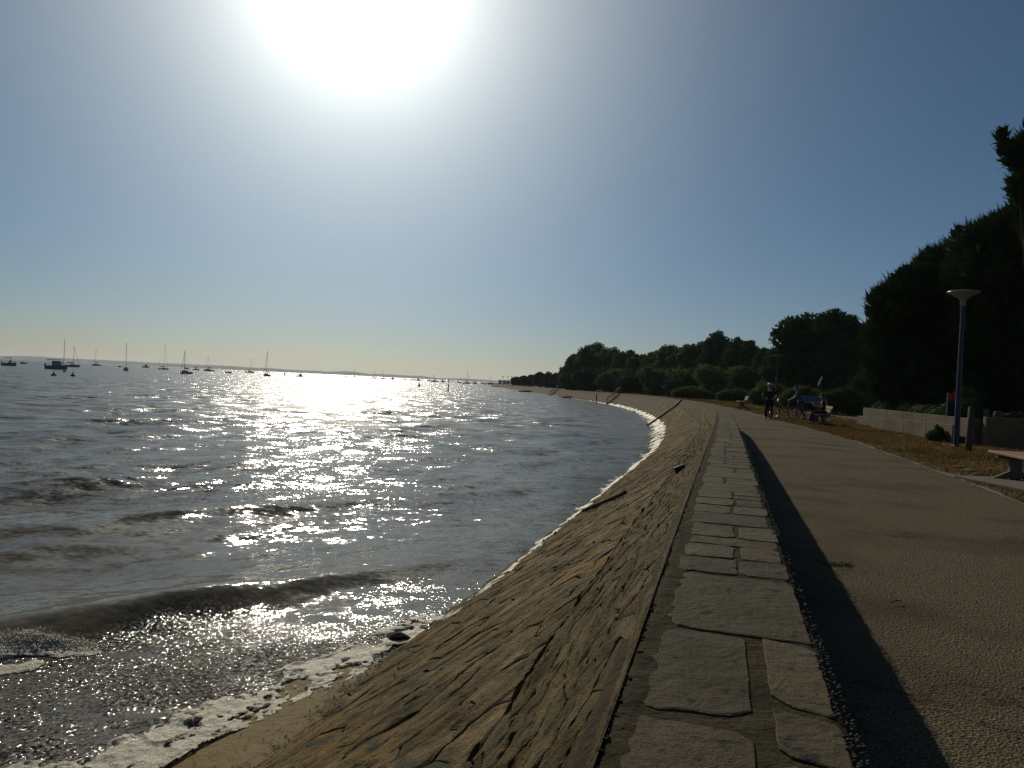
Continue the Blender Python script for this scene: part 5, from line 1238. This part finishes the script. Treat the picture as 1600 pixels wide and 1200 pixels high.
# second person pushing a bicycle
q = at_z(1240, 655, 0); P2 = Vector((q.x+.1, q.y-.6, 0))
J2 = dict(stand); J2.update(look=(0, 1, -.35), chest=(0, .12, 1.26), neck=(0, .20, 1.46), head=(0, .27, 1.57), sh_r=(.18, .15, 1.39), sh_l=(-.18, .15, 1.39), el_r=(.24, .30, 1.13), wr_r=(.20, .50, 1.02), el_l=(-.24, .32, 1.14), wr_l=(-.22, .52, 1.03),
    kn_r=(.11, .14, .49), an_r=(.12, .16, .09), to_r=(.12, .32, .03), kn_l=(-.11, -.04, .50), an_l=(-.12, -.26, .13), to_l=(-.12, -.14, .03))
person(P2, R(78), J2, M['cloth_slate'], M['cloth_jeans'], M['cloth_brown'], M['hair_brown'], 'person in a slate blue top and jeans leaning forward beside the information panel', shorts=False)
bike(P2.x-.78, P2.y+.15, R(74), 'bicycle seen side on between the helmeted person and the leaning one', M['iron'])
# seated woman on the bench (faces the water, i.e. -x)
Js = dict(look=(0, 1, -.45), pelvis=(0, .0, .55), chest=(0, .02, .90), neck=(0, .05, 1.10), head=(0, .10, 1.22), sh_r=(.17, .03, 1.02), sh_l=(-.17, .03, 1.02), el_r=(.24, .12, .78), wr_r=(.13, .32, .82), el_l=(-.24, .12, .78), wr_l=(-.13, .32, .82),
    hp_r=(.09, .02, .53), kn_r=(.11, .46, .54), an_r=(.10, .52, .10), to_r=(.10, .66, .04), hp_l=(-.09, .02, .53), kn_l=(-.10, .47, .54), an_l=(-.10, .42, .10), to_l=(-.10, .57, .04))
bx, by = BQ.x+.30, BQ.y+1.0
loc = Matrix.Translation((bx, by, 0)) @ Matrix.Rotation(BH, 4, 'Z') @ Vector((.55, .30, 0))
person(loc, BH+R(180), Js, M['cloth_navy'], M['cloth_black'], M['cloth_brown'], M['hair_brown'], 'woman with long brown hair sitting on the bench reading a pale paper', long_hair=True)
fwd = Matrix.Rotation(BH+R(180), 4, 'Z')
b = MB(); b.box((0, 0, 0), (.24, .012, .17), Matrix.Rotation(R(-35), 3, 'X'), .003); o = b.build('paper', M['white_paint'], None, Vector(loc)+fwd @ Vector((0, .43, .88))); o.rotation_euler = (0, 0, BH+R(180)); tag(o, 'pale sheet of paper held by the seated woman', 'paper')

# ---------------------------------------------------------------- boats
def hull_mesh(L, B, D, sheer=.12, stern=.75):
    """lofted hull with a pointed bow: bow towards +x"""
    ns, nc = 12, 7; V = []; F = []
    for i in range(ns+1):
        t = i/ns; x = -L/2+L*t; w = B/2*(stern+(1-stern)*math.sin(min(1, t*2.2)*math.pi/2))*(1-max(0, (t-.45)/.55)**2.2); dk = D*(.62+sheer*(2*t-.8)**2+ .18*t); kl = -D*.38*(1-max(0, (t-.7)/.3)**2)
        for j in range(nc):
            a = j/(nc-1); ang_ = -math.pi/2+math.pi*a; y = w*math.copysign(abs(math.sin(ang_))**.6, ang_); z = kl+(dk-kl)*(abs(math.sin(ang_))**2.2)
            V.append((x+.10*L*max(0, t-.8)*z/D, y, z))
    for i in range(ns):
        for j in range(nc-1): a = i*nc+j; F.append((a, a+1, a+nc+1, a+nc))
    F.append(tuple(range(nc))); 
    for i in range(ns): F.append((i*nc, (i+1)*nc, (i+1)*nc+nc-1, i*nc+nc-1))
    return V, F
def build_hull(r, L, B, D, matl):
    b = MB(); V, F = hull_mesh(L, B, D); b.add(V, F, False); h = b.build('hull', matl, r)
    b = MB(); b.box((-L*.12, 0, D*.70), (L*.5, B*.5, .04)); b.build('deck', M['hull_white'], h)
    return h
def sailboat(name, x, y, rz, L, mast, matl, label, tilt=0.0, twin=False):
    r = empty(name, (x, y, ZW), rz, label, 'sailboat', 'sailboats at their moorings'); r.rotation_euler = (tilt, 0, rz); r.scale = (1, 1, 1.4)
    B, D = L*.33, L*.13; build_hull(r, L, B, D, matl)
    b = MB(); b.box((L*.04, 0, D*.92), (L*.36, B*.52, D*.42), None, .08); cb = b.build('cabin', M['hull_white'], r)
    b = MB(); b.box((L*.04, B*.262, D*.96), (L*.26, .03, D*.14)); b.box((L*.04, -B*.262, D*.96), (L*.26, .03, D*.14)); b.build('window', M['glass_dark'], cb)
    b = MB(); b.tube([(L*.10, 0, D*.6), (L*.10, 0, mast)], [.075, .045], 6); m_ = b.build('mast', M['alu'], r)
    b = MB(); b.tube([(L*.10, -.38, mast*.6), (L*.10, .38, mast*.6)], .02, 5); b.build('spreader', M['alu'], m_)
    b = MB()
    for e in ((L*.47, 0, D*.8), (-L*.47, 0, D*.7), (L*.08, B*.45, D*.75), (L*.08, -B*.45, D*.75)): b.tube([(L*.10, 0, mast*.98), e], .012, 3)
    b.build('rigging', M['alu'], r)
    b = MB(); b.tube([(L*.10, 0, D*1.6), (-L*.34, 0, D*1.55)], .05, 6); b.build('boom', M['alu'], r)
    b = MB(); b.tube([(L*.09, 0, D*1.75), (-L*.08, 0, D*1.76), (-L*.32, 0, D*1.66)], [.16, .14, .07], 7); b.build('furled_sail', M['canvas'], r)
    b = MB(); b.tube([(L*.46, 0, D*.9), (L*.12, 0, mast*.9)], [.05, .03], 5); b.build('furled_jib', M['white_paint'], r)
    if twin: b = MB(); b.tube([(-L*.34, 0, D*.6), (-L*.34, 0, mast*.55)], [.05, .03], 5); b.build('mizzen_mast', M['alu'], r)
    return r
def motorboat(name, x, y, rz, L, label, kind=0, matl=None):
    r = empty(name, (x, y, ZW), rz, label, 'motorboat', 'motorboats at their moorings'); B, D = L*.36, L*.17; r.scale = (1, 1, 1.55 if kind else 1.7); build_hull(r, L, B, D, matl or M['hull_white'])
    if kind == 0:       # open boat with a windscreen, canopy and outboard
        b = MB(); b.box((L*.05, 0, D*.95), (L*.14, B*.45, D*.6), None, .05); b.build('console', M['hull_white'], r)
        b = MB(); b.box((L*.12, 0, D*1.4), (.05, B*.6, D*.45), Matrix.Rotation(R(-20), 3, 'Y')); b.build('windscreen', M['glass_dark'], r)
        b = MB(); b.box((-L*.08, 0, D*2.15), (L*.36, B*.8, .08), None, .03); cn = b.build('canopy', M['canvas'], r)
        b = MB()
        for sx in (-1, 1):
            for sy in (-1, 1): b.tube([(-L*.08+sx*L*.16, sy*B*.38, D*.6), (-L*.08+sx*L*.16, sy*B*.38, D*2.12)], .03, 5)
        b.build('canopy_frame', M['alu'], cn)
    elif kind == 1:     # cabin cruiser
        b = MB(); b.box((L*.02, 0, D*1.15), (L*.42, B*.72, D*.95), None, .15); cb = b.build('cabin', M['hull_white'], r)
        b = MB(); b.box((L*.235, 0, D*1.3), (.04, B*.6, D*.4)); b.box((L*.02, B*.365, D*1.3), (L*.32, .03, D*.32)); b.box((L*.02, -B*.365, D*1.3), (L*.32, .03, D*.32)); b.build('window', M['glass_dark'], cb)
        b = MB(); b.box((-L*.10, 0, D*1.85), (L*.62, B*.78, .10), None, .04); b.build('roof', M['canvas'], r)
        b = MB()
        for sy in (-1, 1): b.tube([(-L*.38, sy*B*.36, D*.6), (-L*.38, sy*B*.36, D*1.82)], .035, 5)
        b.build('roof_post', M['alu'], r)
    else:
        b = MB(); b.box((-L*.12, 0, D*.72), (L*.08, B*.7, .05)); b.build('thwart', M['wood_grey'], r)
        b = MB(); b.box((L*.15, 0, D*.85), (L*.3, B*.4, D*.35), None, .05); b.build('cuddy', M['canvas'], r)
    b = MB(); b.box((-L*.52, 0, D*.75), (L*.06, L*.05, D*.7), None, .03); b.tube([(-L*.53, 0, D*.5), (-L*.53, 0, -D*.4)], .06, 6); b.build('outboard', M['iron'], r)
    b = MB(); b.tube([(L*.46, 0, D*1.15), (L*.3, B*.36, D*1.1), (L*.1, B*.46, D*1.0)], .02, 4); b.tube([(L*.46, 0, D*1.15), (L*.3, -B*.36, D*1.1), (L*.1, -B*.46, D*1.0)], .02, 4); b.build('bow_rail', M['alu'], r)
    return r
def wpx(px_, py_):
    q = at_z(px_, py_, ZW)
    if q.y < 0 or q.y > 1200: q = at(px_, py_, 1150)
    return q
def mast_h(px_, top, y): return max(4, at(px_, top, y).z-ZW)
hw, hd_ = M['hull_white'], M['hull_dark']
sails = [ # hull px, waterline y, hull width px, mast px, mast top, turn, hull colour, label
 (112, 573.5, 13, 117, 540, 30, hd_, 'sailboat just right of the big cabin boat, its mast leaning slightly'),
 (150, 571.5, 15, 153, 544, 15, hd_, 'low dark sailboat with a short mast, second mast right of the cabin boat'),
 (197, 579.5, 13, 198, 535, 62, hw, 'sailboat seen end on with the tallest mast of the left-hand moorings'),
 (255, 577.5, 14, 258, 537, 20, hw, 'two masted white sailboat between the end-on boat and the shorter cruiser'),
 (290, 584.5, 17, 291, 547, 35, hw, 'nearest of the middle sailboats, pale hull low in the first glitter'),
 (326, 580, 17, 329, 555, 10, hw, 'long flat sailboat with a short mast at the left rim of the glitter'),
 (390, 582.5, 14, 391, 558, 5, hw, 'slender sailboat with a thin mast left of the bright one'),
 (416, 588, 14, 419, 547, 50, hw, 'tall masted sailboat in the brightest sun glitter'),
 (554, 589.8, 4.5, 554, 570, 40, hw, 'tiny distant sailboat under the rounded hill, left of the pair'),
 (584, 591.6, 4.5, 585, 577, 20, hw, 'tiny distant sailboat, left of a close pair of masts'),
 (599, 592.2, 5, 599, 577, 20, hw, 'tiny distant sailboat, right of a close pair of masts'),
 (679, 596.8, 5.5, 681, 584, 25, hd_, 'small distant sailboat with a low mast left of the mooring pole'),
 (729, 599.6, 7, 730, 578, 35, hd_, 'distant sailboat with the tallest mast near the headland'),
 (767, 600.8, 4, 767, 588, 25, hd_, 'last distant sailboat before the landing stage'),
]
for k, (px_, py_, wpx_, mx_, mt_, turn, ml, lab) in enumerate(sails):
    q = wpx(px_, py_); L = min(11, max(5.5, wpx_*q.y/1200/max(.45, abs(math.cos(R(turn)))))); sailboat('sailboat', q.x, q.y, R(180-turn if k % 3 else turn), L, mast_h(mx_, mt_, q.y)/1.4, ml, lab, tilt=R(2.0 if k % 2 else -1.5), twin=(k == 3))
motors = [ (14, 571.5, 21, 0, 8, hd_, 'dark open motorboat with a canopy frame at the left edge'), (37, 568.5, 9, 2, 0, hd_, 'small dark dinghy right of the canopied motorboat'), (88, 577, 31, 1, 12, hd_, 'largest cabin motorboat with a dark roof awning on the left'),
 (187, 573.5, 7, 2, 20, hd_, 'small boat tucked behind the end-on sailboat'), (228, 574.5, 10, 1, 20, hd_, 'small motorboat between the end-on and two masted sailboats'), (306, 578.5, 10, 0, 15, hd_, 'small canopied motorboat between two middle sailboats'),
 (357, 583, 10, 2, 5, M['yellow_paint'], 'flat yellow dinghy in the left part of the glitter'), (445, 586.5, 8, 0, 60, hw, 'small motorboat right of the tall mast in the bright glitter'), (469, 588.8, 7.5, 1, 20, hw, 'rounded small cabin boat alone in the bright glitter'),
 (541, 588.6, 4, 2, 0, hd_, 'tiny dark dinghy left of the sailboat under the hill'), (613, 592.8, 7, 1, 30, hd_, 'dark boxy cabin boat right of the close pair of masts'), (633, 593.4, 2.5, 2, 0, hd_, 'tiny dinghy right of the dark boxy cabin boat'),
 (645, 594.4, 6, 2, 0, hd_, 'low dark boat above the orange buoy, the left of two'), (654, 594.9, 7, 1, 10, hd_, 'dark cabin boat above the orange buoy, the right of two'), (671, 595.6, 4, 1, 10, hd_, 'small cabin boat left of the low masted sailboat'),
 (692, 597.2, 6, 1, 15, hd_, 'dark cabin boat left of the mooring pole'), (706, 597.6, 4, 2, 0, hd_, 'small low boat just right of the mooring pole'), (717, 598.6, 7, 0, 10, hd_, 'dark motorboat left of the tall distant mast'),
 (742, 599.7, 5, 1, 10, hd_, 'dark cabin boat right of the tall distant mast'), (755, 600.0, 5, 2, 10, hd_, 'low dark boat nearest the landing stage')]
for k, (px_, py_, wpx_, kind, turn, ml, lab) in enumerate(motors):
    q = wpx(px_, py_); L = min(12, max(3.2, wpx_*q.y/1200)); r = motorboat('motorboat' if kind != 2 else 'dinghy', q.x, q.y, R(180-turn if k % 2 else turn), L, lab, kind, ml)
    if kind == 2: r['category'] = 'dinghy'; del r['group']
    if k == 2:
        b = MB(); mh = at(99, 530, q.y).z-ZW; dx = at(99, 560, q.y).x-q.x; ca = 1 if k % 2 == 0 else -1
        b.tube([(dx*ca, 0, .8), (dx*ca, 0, mh/1.55)], [.08, .05], 6); b.build('mast', M['alu'], r)
# buoys and poles
for px_, py_, lab in ((84, 587, 'dark mooring buoy below the largest cabin boat, left of the three'), (101, 581, 'dark mooring buoy below the largest cabin boat, topmost of the three'), (114, 588, 'dark mooring buoy below the largest cabin boat, right of the three')):
    q = wpx(px_, py_); b = MB(); b.lathe([(.02, -.3), (.30, -.15), (.38, .02), (.28, .22), (.10, .34), (.08, .55), (.02, .58)], seg=12); b.torus((0, 0, .6), .08, .02, 10, 5); tag(b.build('mooring_buoy', M['hull_dark'], None, (q.x, q.y, ZW)), lab, 'buoy', 'dark mooring buoys')
q = wpx(655, 604); b = MB(); b.lathe([(.02, -.4), (.32, -.2), (.34, .15), (.18, .5), (.06, 1.1), (.02, 1.15)], seg=12); tag(b.build('channel_buoy', M['orange_paint'], None, (q.x, q.y, ZW)), 'orange conical buoy floating right of the glitter', 'buoy')
q = wpx(700, 611.5); b = MB(); z1 = at(700, 593, q.y).z; b.tube([(0, 0, -1.2), (.02, 0, 0), (.05, 0, z1-ZW)], [.10, .09, .07], 8); tag(b.build('mooring_pole', M['wood_grey'], None, (q.x, q.y, ZW)), 'tall thin dark mooring pole standing alone in the water', 'pole')

# ---------------------------------------------------------------- air
b = MB(); b.box((-1500, 3975, 28), (17000, 8050, 62.0)); hz = b.build('haze', None); tag(hz, kind='stuff')
hm = bpy.data.materials.new('haze'); hm.use_nodes = True; nt = hm.node_tree; nt.nodes.clear(); pv_ = nt.nodes.new('ShaderNodeVolumePrincipled'); mo = nt.nodes.new('ShaderNodeOutputMaterial'); nt.links.new(pv_.outputs[0], mo.inputs['Volume'])
pv_.inputs['Density'].default_value = HAZE; pv_.inputs['Color'].default_value = (.86, .93, 1, 1); pv_.inputs['Anisotropy'].default_value = .3
hz.data.materials.append(hm)
